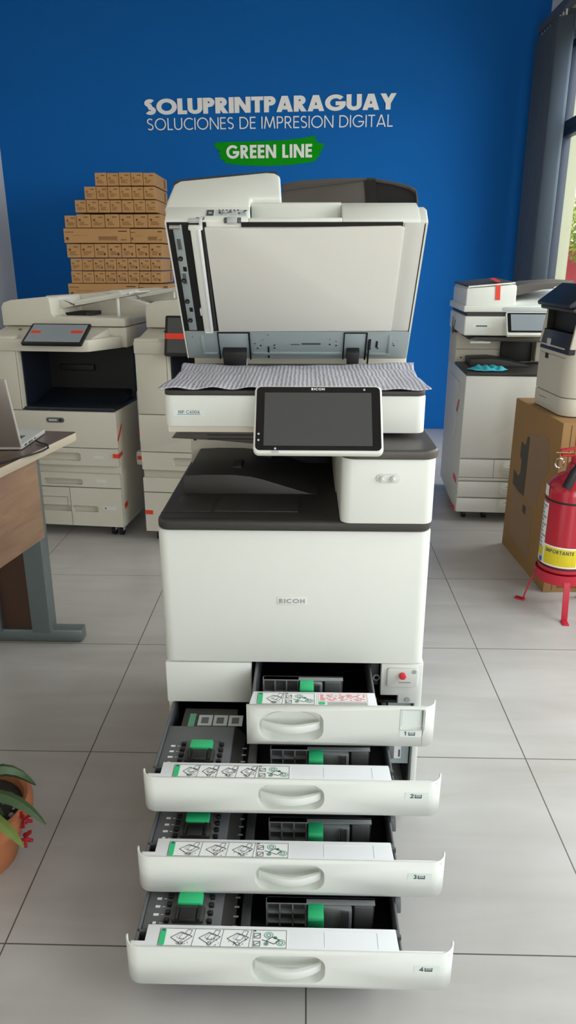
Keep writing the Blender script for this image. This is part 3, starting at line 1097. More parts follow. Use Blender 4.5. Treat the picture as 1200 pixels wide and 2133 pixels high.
prof = [(-.283, .777), (-.2825, .812), (-.278, .820), (-.23, .8225), (-.165, .8225), (-.128, .819), (-.098, .812), (-.05, .797), (.01, .779), (.03, .777)]
m.prism(prof, 'y', 1.60, 1.86, CHAR, .003, 2, 50)
m.prism([(-.175, .826), (-.155, .829), (-.150, .822), (-.175, .822)], 'y', 1.66, 1.72, BLACK)
m.done('paper_ramp', cop)
m = MB(WHITE)
m.prism(rrect(.072, .262, 1.400, 1.62, .022, 6), 'z', .7775, .916, WHITE, .003, 2, 50)
hs = m.done('side_housing', cop)
m = MB(CAPG)
m.prism(rrect(.068, .267, 1.394, 1.622, .034, 8), 'z', .914, .934, CAPG, .005, 3, 50)
lab(m.done('housing_cap', hs), 'dark brown-grey cap')
m = MB(GREYW)
m.prism(rrect(.141, .190, .866, .884, .009, 6), 'y', 1.3975, 1.401, GREYW, .001)
for x in (.1545, .1765):
    m.cyl((x, 1.392, .875), (x, 1.399, .875), .0068, n=18, m=GREYW, bev=.002)
    m.ball((x - .001, 1.3925, .876), .0032, WHITE)
m.done('latch_buttons', hs)
# rear column that carries the scanner, with the black exit on the right
m = MB(CREAM)
m.box(-.304, -.11, 1.86, 2.04, .777, .957, CREAM, .003)
m.box(-.302, -.112, 1.8585, 1.8605, .878, .8792, SEAM)
m.cyl((-.292, 1.858, .846), (-.292, 1.8605, .846), .0045, m=BLACK)
m.box(-.11, .255, 1.88, 2.04, .777, .957, BLACK)
m.box(-.118, -.088, 1.80, 1.87, .79, .93, CHAR, .003)
m.box(-.08, .055, 1.74, 1.88, .865, .93, BLACK, .006)
m.box(.07, .25, 1.62, 1.88, .777, .945, CREAM)
m.done('rear_column', cop)
m = MB(CAPG)
m.prism([(-.302, .9125), (-.296, .919), (-.268, .936), (-.10, .944), (.02, .944), (.02, .893), (-.10, .899), (-.20, .908)], 'y', 1.58, 1.85, CAPG, .003, 2, 20)
m.prism([(-.18, .9365), (-.09, .930), (.0, .928), (.0, .936), (-.12, .944)], 'y', 1.572, 1.582, CREAM)
for k in range(3):
    m.box(-.22, .0, 1.5775, 1.5805, .911 + k * .009, .9125 + k * .009, BLACK)
m.done('upper_tray', cop)

# ---- scanner bed
m = MB(WHITE)
m.prism([(-.300, 1.98)] + [(-.300 + .02 + .02 * math.cos(R(t)), 1.500 + .02 + .02 * math.sin(R(t))) for t in range(180, 271, 15)] + [(.10, 1.500), (.10, 1.98)], 'z', .9565, 1.0235, WHITE, .0035, 2, 50)
m.prism([(.10, 1.98), (.10, 1.500)] + [(.250 - .02 + .02 * math.cos(R(t)), 1.500 + .02 + .02 * math.sin(R(t))) for t in range(270, 361, 15)] + [(.250, 1.98)], 'z', .944, 1.0235, WHITE, .0035, 2, 50)
m.box(-.296, .262, 1.93, 2.06, .95, 1.075, CREAM, .004)
m.box(-.292, .240, 1.504, 1.506, .9445, .9575, CREAM)
sc = m.done('scanner_bed', cop)
m = MB(CHAR)
m.prism(rrect(-.2985, .2485, 1.4985, 1.93, .02, 5), 'z', 1.0235, 1.0335, CHAR, .002, 2, 50)
lab(m.done('platen_frame', sc), 'dark rim under the bubble wrap')
m = MB(LABEL)
m.box(-.279, -.210, 1.4988, 1.4998, .979, .9935, STICK)
letters(m, 'MP C6004', (-.2685, 1.4988, .9848), (1, 0, 0), (0, 0, 1), (0, -1, 0), .0068, .0455, t=.12, gap=.13, depth=.0004, m=INK)
m.box(-.271, -.222, 1.4984, 1.4989, .9825, .9833, BLUEINK)
lab(m.done('model_label', sc, smooth=False), 'small white model label')

# ---- control panel
upv = Vector((0, .0895, .1145)).normalized()
nv = Vector((1, 0, 0)).cross(upv)
XF = Matrix(((1, upv.x, nv.x, .0235), (0, upv.y, nv.y, 1.3372), (0, upv.z, nv.z, .9415), (0, 0, 0, 1)))
m = MB(WHITE, xf=XF)
m.prism(rrect(-.1245, .1245, 0, .1455, .011, 6), 'z', -.016, 0.0, WHITE, .004, 3, 50)
m.prism(rrect(-.110, .110, .010, .135, .01, 6), 'z', -.030, -.014, GREYW, .004, 2, 50)
cp = m.done('control_panel', cop)
m = MB(GLOSS, xf=XF)
m.prism(rrect(-.1205, .1205, .006, .1420, .009, 6), 'z', -.001, .0006, GLOSS, .0003)
letters(m, 'RICOH', (-.0135, .1345, .0006), (1, 0, 0), (0, 1, 0), (0, 0, 1), .0050, .026, t=.22, gap=.16, depth=.0003, m=LABEL)
for (x, y) in ((.090, .136), (-.1145, .040), (-.1145, .027), (-.082, .0095)):
    m.cyl((x, y, .0004), (x, y, .0010), .0022, n=12, m=SHADE)
m.box(-.089, -.075, .0012, .0050, -.001, .0012, SHADE)
lab(m.done('panel_glass', cp), 'black border around the screen')
m = MB(SCREEN, xf=XF)
m.box(-.1045, .1035, .0155, .1290, 0, .0011, SCREEN)
lab(m.done('screen', cp, smooth=False), 'blank dark grey screen')
m = MB(CHAR)
m.hexa([(-.03, 1.385, .955), (.08, 1.385, .955), (.08, 1.51, .950), (-.03, 1.51, .950), (-.03, 1.405, 1.0), (.08, 1.405, 1.0), (.08, 1.51, 1.0), (-.03, 1.51, 1.0)], GREYW, .004)
m.done('panel_bracket', cp)

# ---- raised document feeder
TH = R(53.7)
AX = Matrix(((1, 0, 0, 0), (0, -math.cos(TH), math.sin(TH), 1.858), (0, math.sin(TH), math.cos(TH), 1.057), (0, 0, 0, 1)))


def adf(*mats):
    return MB(*mats, xf=AX)


m = adf(WHITE)
full = [(.004, .003), (.380, .003), (.3845, .006), (.386, .046), (.370, .090), (.30, .098), (.03, .07), (.004, .035)]
rec = [(.004, .003), (.380, .003), (.3845, .006), (.3855, .012), (.362, .018), (.346, .030), (.345, .062), (.356, .073), (.376, .0765), (.373, .087), (.368, .090), (.30, .098), (.03, .07), (.004, .035)]
bm_l = rrect(-.302, .252, 0, 1, 0)
m.prism(full, 'x', -.302, -.124, WHITE, .003, 2, 40)
m.prism(rec, 'x', -.124, .073, WHITE, .002, 2, 40)
# right end with its rounded shoulder
m.prism(full, 'x', .073, .236, WHITE, .003, 2, 40)
m.prism([(.004, .003), (.376, .003), (.381, .008), (.382, .046), (.366, .080), (.30, .086), (.03, .06), (.004, .035)], 'x', .234, .253, WHITE, .006, 3, 40)
# feeder block on the left
blk = [(-.307, .045), (-.3055, .075), (-.297, .142), (-.284, .1555), (-.094, .1885), (-.074, .186), (-.0625, .174), (-.058, .10), (-.057, .088), (-.124, .088), (-.124, .045)]
m.prism(blk, 'y', .10, .3835, WHITE, .006, 3, 40)
feeder = m.done('document_feeder', cop)
lab(feeder, 'raised lid with the document feeder')
m = adf(CHAR)
m.prism([(-.300, .149), (-.284, .1575), (-.094, .1905), (-.074, .189), (-.068, .183), (-.069, .192), (-.082, .196), (-.20, .179), (-.286, .1635), (-.300, .154)], 'y', .09, .381, CHAR, .001)
lab(m.done('feeder_cover', feeder), 'dark top cover')
m = adf(SLATE)
m.prism([(-.06, .09), (-.06, .232), (-.02, .2455), (.05, .2535), (.11, .2555), (.140, .2545), (.140, .09)], 'y', .16, .33, SLATE, .002)
m.prism([(.138, .244), (.158, .243), (.158, .252), (.138, .2545)], 'y', .16, .331, CHAR)
m.box(.132, .158, .318, .3315, .09, .244, BLACK)
m.prism([(.158, .2500), (.20, .238), (.238, .2185), (.2475, .2075), (.2505, .20), (.2505, .16), (.2475, .16), (.2475, .199), (.236, .2145), (.20, .234), (.158, .2455)], 'y', .16, .331, SLATE, .0006)
m.prism([(-.06, .215), (.135, .247), (.135, .241), (-.06, .200)], 'y', .3295, .332, CAPG)
ft = m.done('feed_tray', feeder)
m = adf(SMOKE)
m.prism([(.158, .12), (.158, .2455), (.20, .234), (.236, .2145), (.2475, .199), (.2475, .12)], 'y', .322, .325, SMOKE)
lab(m.done('tray_extension', ft), 'translucent smoked end')
# underside: pale frame, sheet, roller slot, steel plate
m = adf(WHITE)
m.box(-.3015, -.298, .0, .382, -.001, .004, WHITE)
m.done('underside_rim', feeder)
m = adf(GREYW)
m.box(.2035, .2455, .09, .379, -.0005, .0035, GREYW, .0008)
m.box(.2455, .2475, .004, .376, -.001, .0035, BLACK)
m.box(.2475, .2515, .004, .379, -.001, .0035, WHITE)
m.done('underside_frame', feeder)
m = adf(WHITE2)
sheet = [(-.2135, .0905), (.2035, .0935), (.2035, .371), (.195, .3745), (.08, .3725), (-.05, .3695), (-.14, .3700), (-.218, .3715)]
m.prism(sheet, 'z', -.006, .003, WHITE2, .0015)
m.done('platen_sheet', feeder)
m = adf(BLACK)
m.box(-.299, -.2145, .088, .3805, -.0005, .004, BLACK)
m.box(-.14, .2, .372, .3805, -.001, .0035, BLACK)
m.box(-.223, -.2185, .092, .374, -.003, .002, CHAR)
m.done('roller_slot', feeder)
m = adf(STEEL)
m.box(-.2855, -.2665, .092, .377, -.003, .002, STEEL, .001)
for (v0, v1) in ((.315, .350), (.225, .262)):
    m.box(-.283, -.270, v0, v1, -.0045, -.002, STEEL, .002)
    m.box(-.281, -.272, v0 + .004, v1 - .004, -.005, -.003, DARK, .001)
for v in (.296, .239, .180, .124):
    m.cyl((-.279, v, -.0065), (-.279, v, -.002), .0055, n=14, m=BLACK)
    m.cyl((-.279, v, -.0070), (-.279, v, -.0064), .0025, n=10, m=DARK)
for v in (.268, .155):
    m.box(-.277, -.269, v - .006, v + .006, -.0035, -.0028, BLACK)
m.cyl((-.292, .373, -.003), (-.270, .373, -.003), .005, n=12, m=CHROME)
m.done('guide_plate', feeder)
m = adf(DECK)
m.box(-.2480, -.2265, .092, .372, -.010, .001, WHITE, .002)
m.box(-.2325, -.2265, .092, .372, -.0125, -.008, DECK, .001)
m.box(-.2525, -.246, .140, .160, -.008, .001, WHITE, .002)
m.box(-.252, -.222, .368, .377, -.009, .001, WHITE, .002)
m.box(-.247, -.227, .088, .094, -.012, .001, WHITE, .003)
m.done('backing_bar', feeder)
# steel hinge plate
m = adf(STEEL)
m.prism(rrect(-.297, .2505, .0, .0875, .004), 'z', -.0015, .006, STEEL, .001)
for x0, x1, y0, y1 in ((-.262, -.254, .018, .077), (-.262, -.222, .012, .020), (-.136, .088, .012, .022), (.20, .208, .018, .078), (.150, .208, .010, .020)):
    m.box(x0, x1, y0, y1, -.0045, 0, STEEL, .0022)
for x, y in ((-.28, .071), (-.128, .050), (-.114, .044), (-.122, .035), (-.108, .062), (-.080, .045), (-.08, .036), (-.095, .078), (.057, .063), (.072, .058), (.057, .048), (.073, .045), (.157, .035), (.176, .036), (.213, .052), (.222, .058), (.215, .045)):
    m.cyl((x, y, -.0030), (x, y, -.001), .0024, n=10, m=CHROME)
m.box(-.013, .034, .046, .051, -.0020, -.0012, INK)
m.box(-.040, -.017, .045, .048, -.0020, -.0012, DARK)
m.box(-.097, -.093, .003, .040, -.0035, -.0012, BLACK)
m.box(.152, .158, .030, .064, -.0030, -.0012, BLACK)
m.box(.170, .175, .038, .058, -.0030, -.0012, BLACK)
m.done('hinge_plate', feeder)
m = adf(GREYW)
m.box(-.251, -.222, .379, .3872, .0, .008, SHADE, .001)
m.box(-.229, -.222, .366, .3885, -.004, .010, GREYW, .0015)
m.done('latch', feeder)
m = adf(SHADE)
m.box(-.176, -.140, .380, .3872, -.001, .010, DARK, .001)
m.box(-.170, -.148, .378, .3885, -.002, .012, SHADE, .002)
m.done('latch', feeder)
m = adf(LABEL)
m.box(-.215, -.128, .3855, .3868, .0145, .0375, STICK)
for (a, b, c, d2, mt) in ((-.2145, -.199, .016, .037, INK), (-.210, -.203, .024, .033, LABEL), (-.196, -.168, .016, .0365, SHADE), (-.166, -.150, .016, .0365, SHADE), (-.148, -.130, .016, .0365, SHADE)):
    m.box(a, b, .3866, .3872, c, d2, mt)
rnd = random.Random(11)
for k in range(26):
    x = rnd.uniform(-.194, -.134)
    z = rnd.uniform(.019, .033)
    m.box(x, x + rnd.uniform(.002, .006), .3871, .3875, z, z + rnd.uniform(.001, .0035), INK)
for k in range(6):
    m.box(-.190 + k * .008, -.186 + k * .008, .3871, .3875, .034, .0375, INK)
m.box(-.236, -.228, .3855, .3868, .0075, .0105, INK)
m.lathe([(.0025, 0), (.0045, 0), (.0045, .001), (.0025, .001), (.0025, 0)], (0, 0, 0), 12, INK) if False else None
m.box(-.226, -.218, .3855, .3868, .0050, .0125, INK)
m.box(-.224, -.220, .3860, .3872, .0068, .0107, WHITE)
lab(m.done('instruction_label', feeder, smooth=False), 'small printed pictograms')
# hinges
for hx0, hx1, bx0, bx1 in ((-.219, -.139, -.209, -.148), (.090, .148, .098, .131)):
    m = adf(DARK)
    m.box(hx0, hx1, .004, .085, -.004, .004, STEEL, .001)
    m.box(hx0, hx0 + .003, .0, .085, -.005, .0, BLACK)
    m.box(hx1 - .004, hx1, .0, .085, -.006, .0, BLACK)
    m.box(hx0, hx1, .083, .0855, -.004, .0, BLACK)
    m.hexa([(bx0 + .004, -.02, -.05), (bx1 - .004, -.02, -.05), (bx1 - .004, .0, .02), (bx0 + .004, .0, .02), (bx0, .036, -.020), (bx1, .036, -.020), (bx1, .040, .004), (bx0, .040, .004)], BLACK, .003)
    m.box(bx0 + .004, bx1 - .004, -.030, -.004, -.022, .01, SHADE, .001)
    m.done('hinge', cop)
m = MB(BLACK)
m.cyl((.153, 1.86, 1.03), (.153, 1.815, 1.105), .0022, n=8, m=BLACK)
m.done('lid_sensor', cop)
set_off((0, 0, 0))

# ---- bubble wrap lying on the glass
def wrap(u, v):
    xl = -.310 + .006 * v
    xr = .256 + .008 * v
    xl += .018 * math.sin(PI * min(1, v * 1.1)) * (1 - .4 * v)
    xr -= .010 * math.sin(PI * v)
    x = xl + (xr - xl) * u
    y = 1.493 + .012 * math.sin(u * 5) * (1 - v) * .5 + .322 * v
    z = 1.0415 + .0022 * math.sin(u * 40 + v * 3) * .3 + .0045 * abs(math.sin(v * 9 + u * 2)) * (.2 + v)
    z += .016 * max(0, v - .80) * 2 * (abs(u - .5) * 2) ** 2
    if v < .13:
        z += -.004 * (1 - v / .13) + .004 * math.sin(u * 23) ** 2 * (1 - v / .13)
    return (x, y, z)


m = MB(BUBBLE)
m.grid(wrap, 120, 44, BUBBLE)
tag(m.done('bubble_wrap', None, mod=.002), 'silvery ribbed bubble wrap sheet lying on the scanner glass', 'packaging')


# ------------------------------------------------------------------ grey-cream copiers along the back
def pocket(m, x0, x1, z0, z1, y, hx0, hx1, hz0, hz1, depth, mt, r=.012):
    """front panel with a sunk grip"""
    hole = rrect(hx0, hx1, hz0, hz1, r, 3)
    m.holed([(x0, z0), (x1, z0), (x1, z1), (x0, z1)], [hole], lambda a, b: (a, y, b), mt)
    n = len(hole)
    for i in range(n):
        j = (i + 1) % n
        m.quad([(hole[i][0], y, hole[i][1]), (hole[j][0], y, hole[j][1]), (hole[j][0], y + depth, hole[j][1]), (hole[i][0], y + depth, hole[i][1])], mt)
    m.quad([(a, y + depth, b) for a, b in hole], mt)
    for (a, b, c, d2) in ((x0, x1, z0, z0), (x0, x1, z1, z1)):
        m.quad([(a, y, c), (b, y, c), (b, y + .02, c), (a, y + .02, c)], mt)
    for a in (x0, x1):
        m.quad([(a, y, z0), (a, y, z1), (a, y + .02, z1), (a, y + .02, z0)], mt)


def red_tape(parent, quads, mt=TAPE):
    for q in quads:
        m = MB(mt)
        q = [Vector(p) for p in q]
        nn = (q[1] - q[0]).cross(q[2] - q[0]).normalized() * .0012
        m.hexa([q[0], q[1], q[2], q[3], q[0] + nn, q[1] + nn, q[2] + nn, q[3] + nn], mt)
        lab(m.done('tape', parent, smooth=False), 'strip of red transport tape')


def cream_copier(label, loc, rz, screen, extras=(), loading=True):
    t = thing('photocopier', label, 'photocopier', loc, rz, None)
    W, D = .60, .62
    m = MB(CREAM)
    m.box(0, W, .022, D, .06, .632, CREAM, .004)
    m.box(0, .145, .0, .30, .632, .97, CREAM, .006)
    m.box(0, W, .34, D, .632, .975, CREAM, .004)
    m.box(.145, .155, .0, .30, .64, .94, CREAM, .004)
    m.done('cabinet', t)
    for x, y in ((.045, .07), (.075, .07), (.525, .07), (.565, .07), (.05, .54), (.55, .54)):
        m = MB(BLACK)
        m.cyl((x - .008, y, .025), (x + .008, y, .025), .025, n=14, m=BLACK)
        m.box(x - .011, x + .011, y - .012, y + .012, .025, .062, SHADE)
        m.done('caster', t)
    m = MB(CREAM)
    m.prism(rrect(0, W, .458, .630, .006), 'y', -.004, .022, CREAM, .004)
    fd = m.done('front_door', t)
    m = MB(DARK)
    m.prism(rrect(.262, .350, .577, .601, .011), 'y', -.0065, -.003, DARK, .001)
    m.box(.275, .315, -.0072, -.006, .585, .593, SHADE)
    m.cyl((.332, -.0075, .589), (.332, -.006, .589), .007, m=BLACK)
    lab(m.done('badge', fd), 'dark oval badge')
    for (z0, z1, hx0, hx1, hz0, hz1) in ((.371, .455, .15, .412, .392, .432), (.263, .330, .212, .410, .273, .303)):
        m = MB(CREAM)
        pocket(m, .002, W - .002, z0, z1, 0, hx0, hx1, hz0, hz1, .03, CREAM)
        m.box(.48, .53, -.001, .001, (z0 + z1) / 2 - .008, (z0 + z1) / 2 + .008, GREYW)
        m.done('paper_tray', t)
    m = MB(CREAM)
    pocket(m, .002, .338, .064, .258, 0, .10, .337, .135, .168, .03, CREAM, .004)
    for q in ((.12, .325, .2085, .210), (.3245, .326, .17, .21)):
        m.box(q[0], q[1], -.001, .0, q[2], q[3], SEAM)
    m.done('paper_tray', t)
    m = MB(CREAM)
    pocket(m, .341, W - .002, .064, .258, 0, .345, .478, .135, .168, .03, CREAM, .012)
    m.box(.50, .57, -.001, .001, .150, .168, GREYW)
    m.cyl((.515, -.0012, .159), (.515, .0, .159), .004, m=INK)
    m.done('paper_tray', t)
    # dark output bay
    m = MB(NAVY)
    m.box(.158, W - .004, .004, .34, .632, .648, NAVY, .003)
    m.box(.158, W, .300, .338, .648, .905, BLACK)
    m.box(.1555, .162, .03, .335, .648, .905, NAVY)
    m.hexa([(.17, .10, .648), (W - .02, .10, .648), (W - .02, .33, .648), (.17, .33, .648), (.17, .12, .650), (W - .02, .12, .650), (W - .02, .33, .70), (.17, .33, .70)], NAVY, .003)
    m.box(.22, .40, .28, .335, .78, .81, BLACK, .004)
    m.done('output_tray', t)
    # shelf for the panel, scanner
    m = MB(CREAM)
    m.prism([(0, .2), (0, -.008), (.47, -.012), (.50, .0), (.585, .18), (.585, .20)], 'z', .905, .958, CREAM, .004)
    m.hexa([(0, .03, .955), (.50, .03, .955), (.53, .23, .955), (0, .23, .955), (0, .05, .962), (.50, .05, .962), (.53, .23, 1.0), (0, .23, 1.0)], CREAM, .004)
    m.box(0, .61, .20, D, .905, .998, CREAM, .006)
    m.cyl((.10, .16, .982), (.10, .162, .990), .008, n=10, m=INK)
    m.box(.475, .545, .198, .2005, .960, .966, SHADE)
    m.done('scanner', t)
    # control panel
    y0, zz0, y1, zz1, x0, x1 = screen
    v = Vector((0, y1 - y0, zz1 - zz0))
    ln = v.length
    v.normalize()
    n = Vector((1, 0, 0)).cross(v)
    X = Matrix(((1, v.x, n.x, x0), (0, v.y, n.y, y0), (0, v.z, n.z, zz0), (0, 0, 0, 1)))
    w = x1 - x0
    m = MB(BLACK, xf=X)
    m.prism(rrect(0, w, 0, ln, .008), 'z', -.014, 0, BLACK, .002)
    cpn = m.done('control_panel', t)
    m = MB(GLASSY, xf=X)
    m.box(.012, w - .012, .014, ln - .010, -.001, .0008, GLASSY if zz1 - zz0 < .1 else SCREEN)
    lab(m.done('screen', cpn, smooth=False), 'blank screen')
    for (a, b, c, d2) in ((.02, .065, ln * .50, ln * .62), (w - .075, w - .02, ln * .52, ln * .64)) if zz1 - zz0 < .1 else ((.004, .09, ln * .42, ln * .56),):
        m = MB(TAPE, xf=X)
        m.box(a, b, c, d2, .0006, .0016, TAPE)
        lab(m.done('tape', cpn, smooth=False), 'strip of red transport tape')
    # feeder lid
    m = MB(CREAM)
    m.prism([(.0, 1.002), (.0, 1.088), (.012, 1.108), (.05, 1.120), (.235, 1.137), (.246, 1.128), (.250, 1.06), (.262, 1.044), (.60, 1.040), (.606, 1.034), (.608, 1.002)], 'y', .19, .30, CREAM, .007, 3, 40)
    m.prism([(.0, 1.002), (.0, 1.088), (.012, 1.108), (.05, 1.120), (.235, 1.137), (.246, 1.128), (.250, 1.06), (.262, 1.036), (.60, 1.030), (.608, 1.002)], 'y', .30, .56, CREAM, .004)
    m.prism([(.0, 1.002), (.0, 1.09), (.06, 1.126), (.36, 1.142), (.52, 1.11), (.60, 1.09), (.608, 1.002)], 'y', .56, .63, CREAM, .006)
    m.prism([(.245, 1.055), (.262, 1.036), (.45, 1.036), (.45, 1.042), (.27, 1.044)], 'y', .21, .31, CREAM, .001)
    fl_ = m.done('document_feeder', t)
    m = MB(GREYW)
    m.prism([(.225, 1.071), (.34, 1.092), (.60, 1.138), (.632, 1.150), (.634, 1.158), (.60, 1.150), (.33, 1.106), (.225, 1.084)], 'y', .30, .53, CREAM, .003)
    m.prism([(.325, 1.100), (.60, 1.149), (.634, 1.158), (.640, 1.166), (.605, 1.160), (.40, 1.128), (.33, 1.116)], 'y', .30, .34, GREYW, .003)
    m.prism([(.56, 1.14), (.635, 1.158), (.637, 1.162), (.56, 1.150)], 'y', .296, .30, WHITE)
    m.cyl((.60, .30, 1.150), (.636, .31, 1.160), .008, n=10, m=WHITE)
    m.cyl((.53, .33, 1.03), (.53, .33, 1.132), .008, n=10, m=GREYW)
    m.done('feed_tray', fl_)
    m = MB(SHADE)
    m.prism([(.232, 1.084)] + [(.275 + .047 * math.cos(R(tt)), 1.092 + .028 * math.sin(R(tt))) for tt in range(180, -1, -15)] + [(.322, 1.098)], 'y', .30, .306, GREYW, .001)
    m.box(.252, .36, .34, .54, 1.037, 1.055, BLACK)
    m.done('paper_guide', fl_)
    return t


def side_pocket(t):
    m = MB(CREAM)
    m.box(-.062, 0, .16, .48, .455, .715, CREAM, .012)
    m.box(-.070, 0, .12, .50, .355, .425, CREAM, .012)
    m.done('bypass_tray', t)
    red_tape(t, [[(-.0625, .158, .50), (-.03, .158, .50), (-.03, .158, .52), (-.0625, .158, .52)],
                 [(-.060, .118, .385), (-.01, .118, .385), (-.01, .118, .403), (-.060, .118, .403)]])


XA = cream_copier('cream photocopier beside the desk, screen nearly flat', (-1.4817, 3.3627, 0), -6, (-.05, .945, .09, 1.022, .20, .485))
red_tape(XA, [[(.575, -.0052, .415), (.602, -.0052, .412), (.602, -.0052, .432), (.575, -.0052, .434)],
              [(.6008, .0, .410), (.6008, .05, .418), (.6008, .05, .436), (.6008, .0, .430)],
              [(.6008, .0, .50), (.6008, .006, .49), (.6008, .07, .555), (.6008, .064, .566)],
              [(.6008, .03, .150), (.6008, .07, .156), (.6008, .07, .180), (.6008, .03, .175)]])
XB = cream_copier('cream photocopier partly hidden behind the open copier, screen tilted upright', (-.767, 3.257, 0), -6, (-.045, .902, .005, 1.070, .150, .42))
side_pocket(XB)
red_tape(XB, [[(.004, -.0012, .150), (.040, -.0012, .150), (.040, -.0012, .170), (.004, -.0012, .170)]])
XC = cream_copier('cream photocopier behind the other two, only its feeder showing below the cartons', (-1.36, 4.25, 0), -5, (-.05, .945, .09, 1.022, .20, .485))

# ------------------------------------------------------------------ white copier on the right
RR = thing('photocopier', 'white photocopier on the right by the blinds, lid shut, behind the large carton', 'photocopier', (.785, 3.61, 0), -3.5)
m = MB(GREYW)
m.box(0, .60, .015, .70, .05, .765, GREYW, .006)
m.box(.0, .60, .42, .70, .765, .95, CREAM, .004)
m.box(.002, .25, .415, .425, .845, .8465, SEAM)
m.cyl((.03, .418, .80), (.03, .421, .80), .004, m=BLACK)
m.box(-.004, 0, .20, .56, .40, .70, GREYW, .003)
m.box(.235, .40, .40, .425, .785, .90, BLACK, .006)
m.box(.41, .58, .36, .42, .79, .89, CREAM, .004)
m.done('cabinet', RR)
for x, y in ((.055, .08), (.16, .08), (.54, .08), (.06, .62), (.54, .62)):
    m = MB(BLACK)
    m.cyl((x - .010, y, .026), (x + .010, y, .026), .026, n=14, m=BLACK)
    m.box(x - .016, x + .016, y - .016, y + .016, .03, .055, BLACK, .003)
    m.done('caster', RR)
m = MB(GREYW)
m.prism(rrect(.0, .60, .345, .762, .006), 'y', -.004, .015, GREYW, .005)
m.done('front_door', RR)
for k, (z0, z1) in enumerate(((.055, .133), (.137, .222), (.243, .341))):
    m = MB(GREYW)
    m.prism(rrect(.002, .598, z0, z1 - .003, .004), 'y', -.003, .015, GREYW, .003)
    if k == 2:
        m.box(.176, .1772, -.0036, -.003, z0, z1 - .003, SEAM)
    pt = m.done('paper_drawer', RR)
    g = MB(WHITE)
    zc = (z0 + z1) / 2 + .006
    g.prism(rrect(.215, .37, zc - .034, zc + .030, .024), 'y', -.0042, -.002, WHITE, .0008)
    pts = [(.225 + .135 * q / 10, -.004 - .024 * math.sin(PI * q / 10)) for q in range(11)]
    g.prism(pts + [(x, y + .010) for x, y in pts[::-1]], 'z', zc - .014, zc + .006, WHITE, .002)
    g.prism([(.235 + .115 * q / 8, zc + .006 + .018 * math.sin(PI * q / 8)) for q in range(9)], 'y', -.0048, -.004, SHADE)
    g.done('handle', pt)
m = MB(GREYW)
m.box(.002, .598, -.001, .015, .2265, .2405, GREYW, .002)
m.done('trim_strip', RR)
m = MB(CHAR)
m.box(.0, .60, -.008, .42, .765, .778, CHAR, .003)
m.prism([(.05, .778), (.05, .815), (.16, .82), (.24, .810), (.36, .780)], 'y', .22, .40, CHAR, .003)
m.done('output_tray', RR)
m = MB(CHAR)
m.prism([(.02, .922), (.05, .935), (.40, .935), (.40, .912), (.12, .915)], 'y', .14, .42, CAPG, .003)
m.box(.03, .13, .137, .142, .905, .913, STICK)
m.done('upper_tray', RR)
m = MB(WHITE)
m.box(-.012, .60, .10, .66, .945, 1.038, WHITE, .008, 3)
m.box(.0, .59, .11, .65, 1.038, 1.056, CHAR)
m.box(.03, .12, .0985, .1005, .985, 1.0, STICK)
m.box(.045, .10, .098, .099, .989, .995, INK)
m.done('scanner_bed', RR)
m = MB(WHITE)
m.prism([(-.020, 1.058), (-.020, 1.088), (.60, 1.088), (.60, 1.058)], 'y', .095, .66, WHITE, .006, 3)
m.prism(rrect(.165, .395, 1.064, 1.083, .008), 'y', .0935, .096, SHADE, .001)
m.prism([(-.010, 1.085), (-.010, 1.168), (.222, 1.188), (.230, 1.178), (.230, 1.085)], 'y', .115, .60, WHITE, .006, 3)
m.prism([(-.006, 1.165), (.0, 1.172), (.222, 1.192), (.222, 1.198), (.0, 1.180)], 'y', .12, .60, WHITE, .001)
m.hexa([(.23, .10, 1.085), (.595, .10, 1.085), (.595, .6, 1.085), (.23, .6, 1.085), (.23, .12, 1.092), (.595, .12, 1.10), (.595, .6, 1.16), (.23, .6, 1.13)], WHITE, .003)
rf = m.done('document_feeder', RR)
m = MB(CHAR)
m.hexa([(-.012, .13, 1.176), (.215, .13, 1.196), (.215, .60, 1.204), (-.012, .60, 1.184), (-.002, .14, 1.183), (.21, .14, 1.202), (.21, .60, 1.212), (-.002, .60, 1.192)], CHAR, .002)
lab(m.done('feeder_cover', rf), 'dark top cover')
m = MB(SLATE)
m.prism([(.232, 1.125), (.232, 1.175), (.33, 1.196), (.50, 1.206), (.53, 1.203), (.53, 1.19), (.48, 1.184)], 'y', .24, .56, SLATE, .002)
m.done('feed_tray', rf)
XF2 = Matrix.Translation((.175, -.02, .960)) @ Matrix.Rotation(R(55), 4, 'X')
m = MB(WHITE, xf=XF2)
m.prism(rrect(0, .25, 0, .125, .008), 'z', -.02, 0, WHITE, .003)
rp = m.done('control_panel', RR)
m = MB(GLOSS, xf=XF2)
m.prism(rrect(.006, .244, .014, .120, .006), 'z', -.001, .0008, GLOSS)
m.box(.022, .228, .024, .112, 0, .0014, GLASSY)
lab(m.done('screen', rp, smooth=False), 'blank grey screen')
m = MB(CAPG)
m.box(-.020, -.002, .86, .92, .90, .905, BLACK) if False else None
m.box(-.014, .0, .40, .52, .935, .94, BLACK, .001)
m.tube([(-.012, .42, 1.0), (-.018, .43, .96), (-.016, .46, .925), (-.016, .49, .93), (-.014, .51, .97), (-.012, .515, 1.01)], .003, 6, DARK)
m.box(-.012, -.004, .455, .475, .94, 1.03, CAPG)
m.done('cable', RR)
red_tape(RR, [[(.130, .1135, 1.115), (.153, .1135, 1.115), (.150, .1135, 1.186), (.127, .1135, 1.184)],
              [(.127, .1135, 1.200), (.150, .1135, 1.202), (.150, .30, 1.214), (.127, .30, 1.212)],
              [(-.001, .16, .195), (-.001, .05, .195), (-.001, .05, .222), (-.001, .16, .222)],
              [(-.005, .20, .55), (-.005, .18, .55), (-.005, .13, .62), (-.005, .15, .62)]])
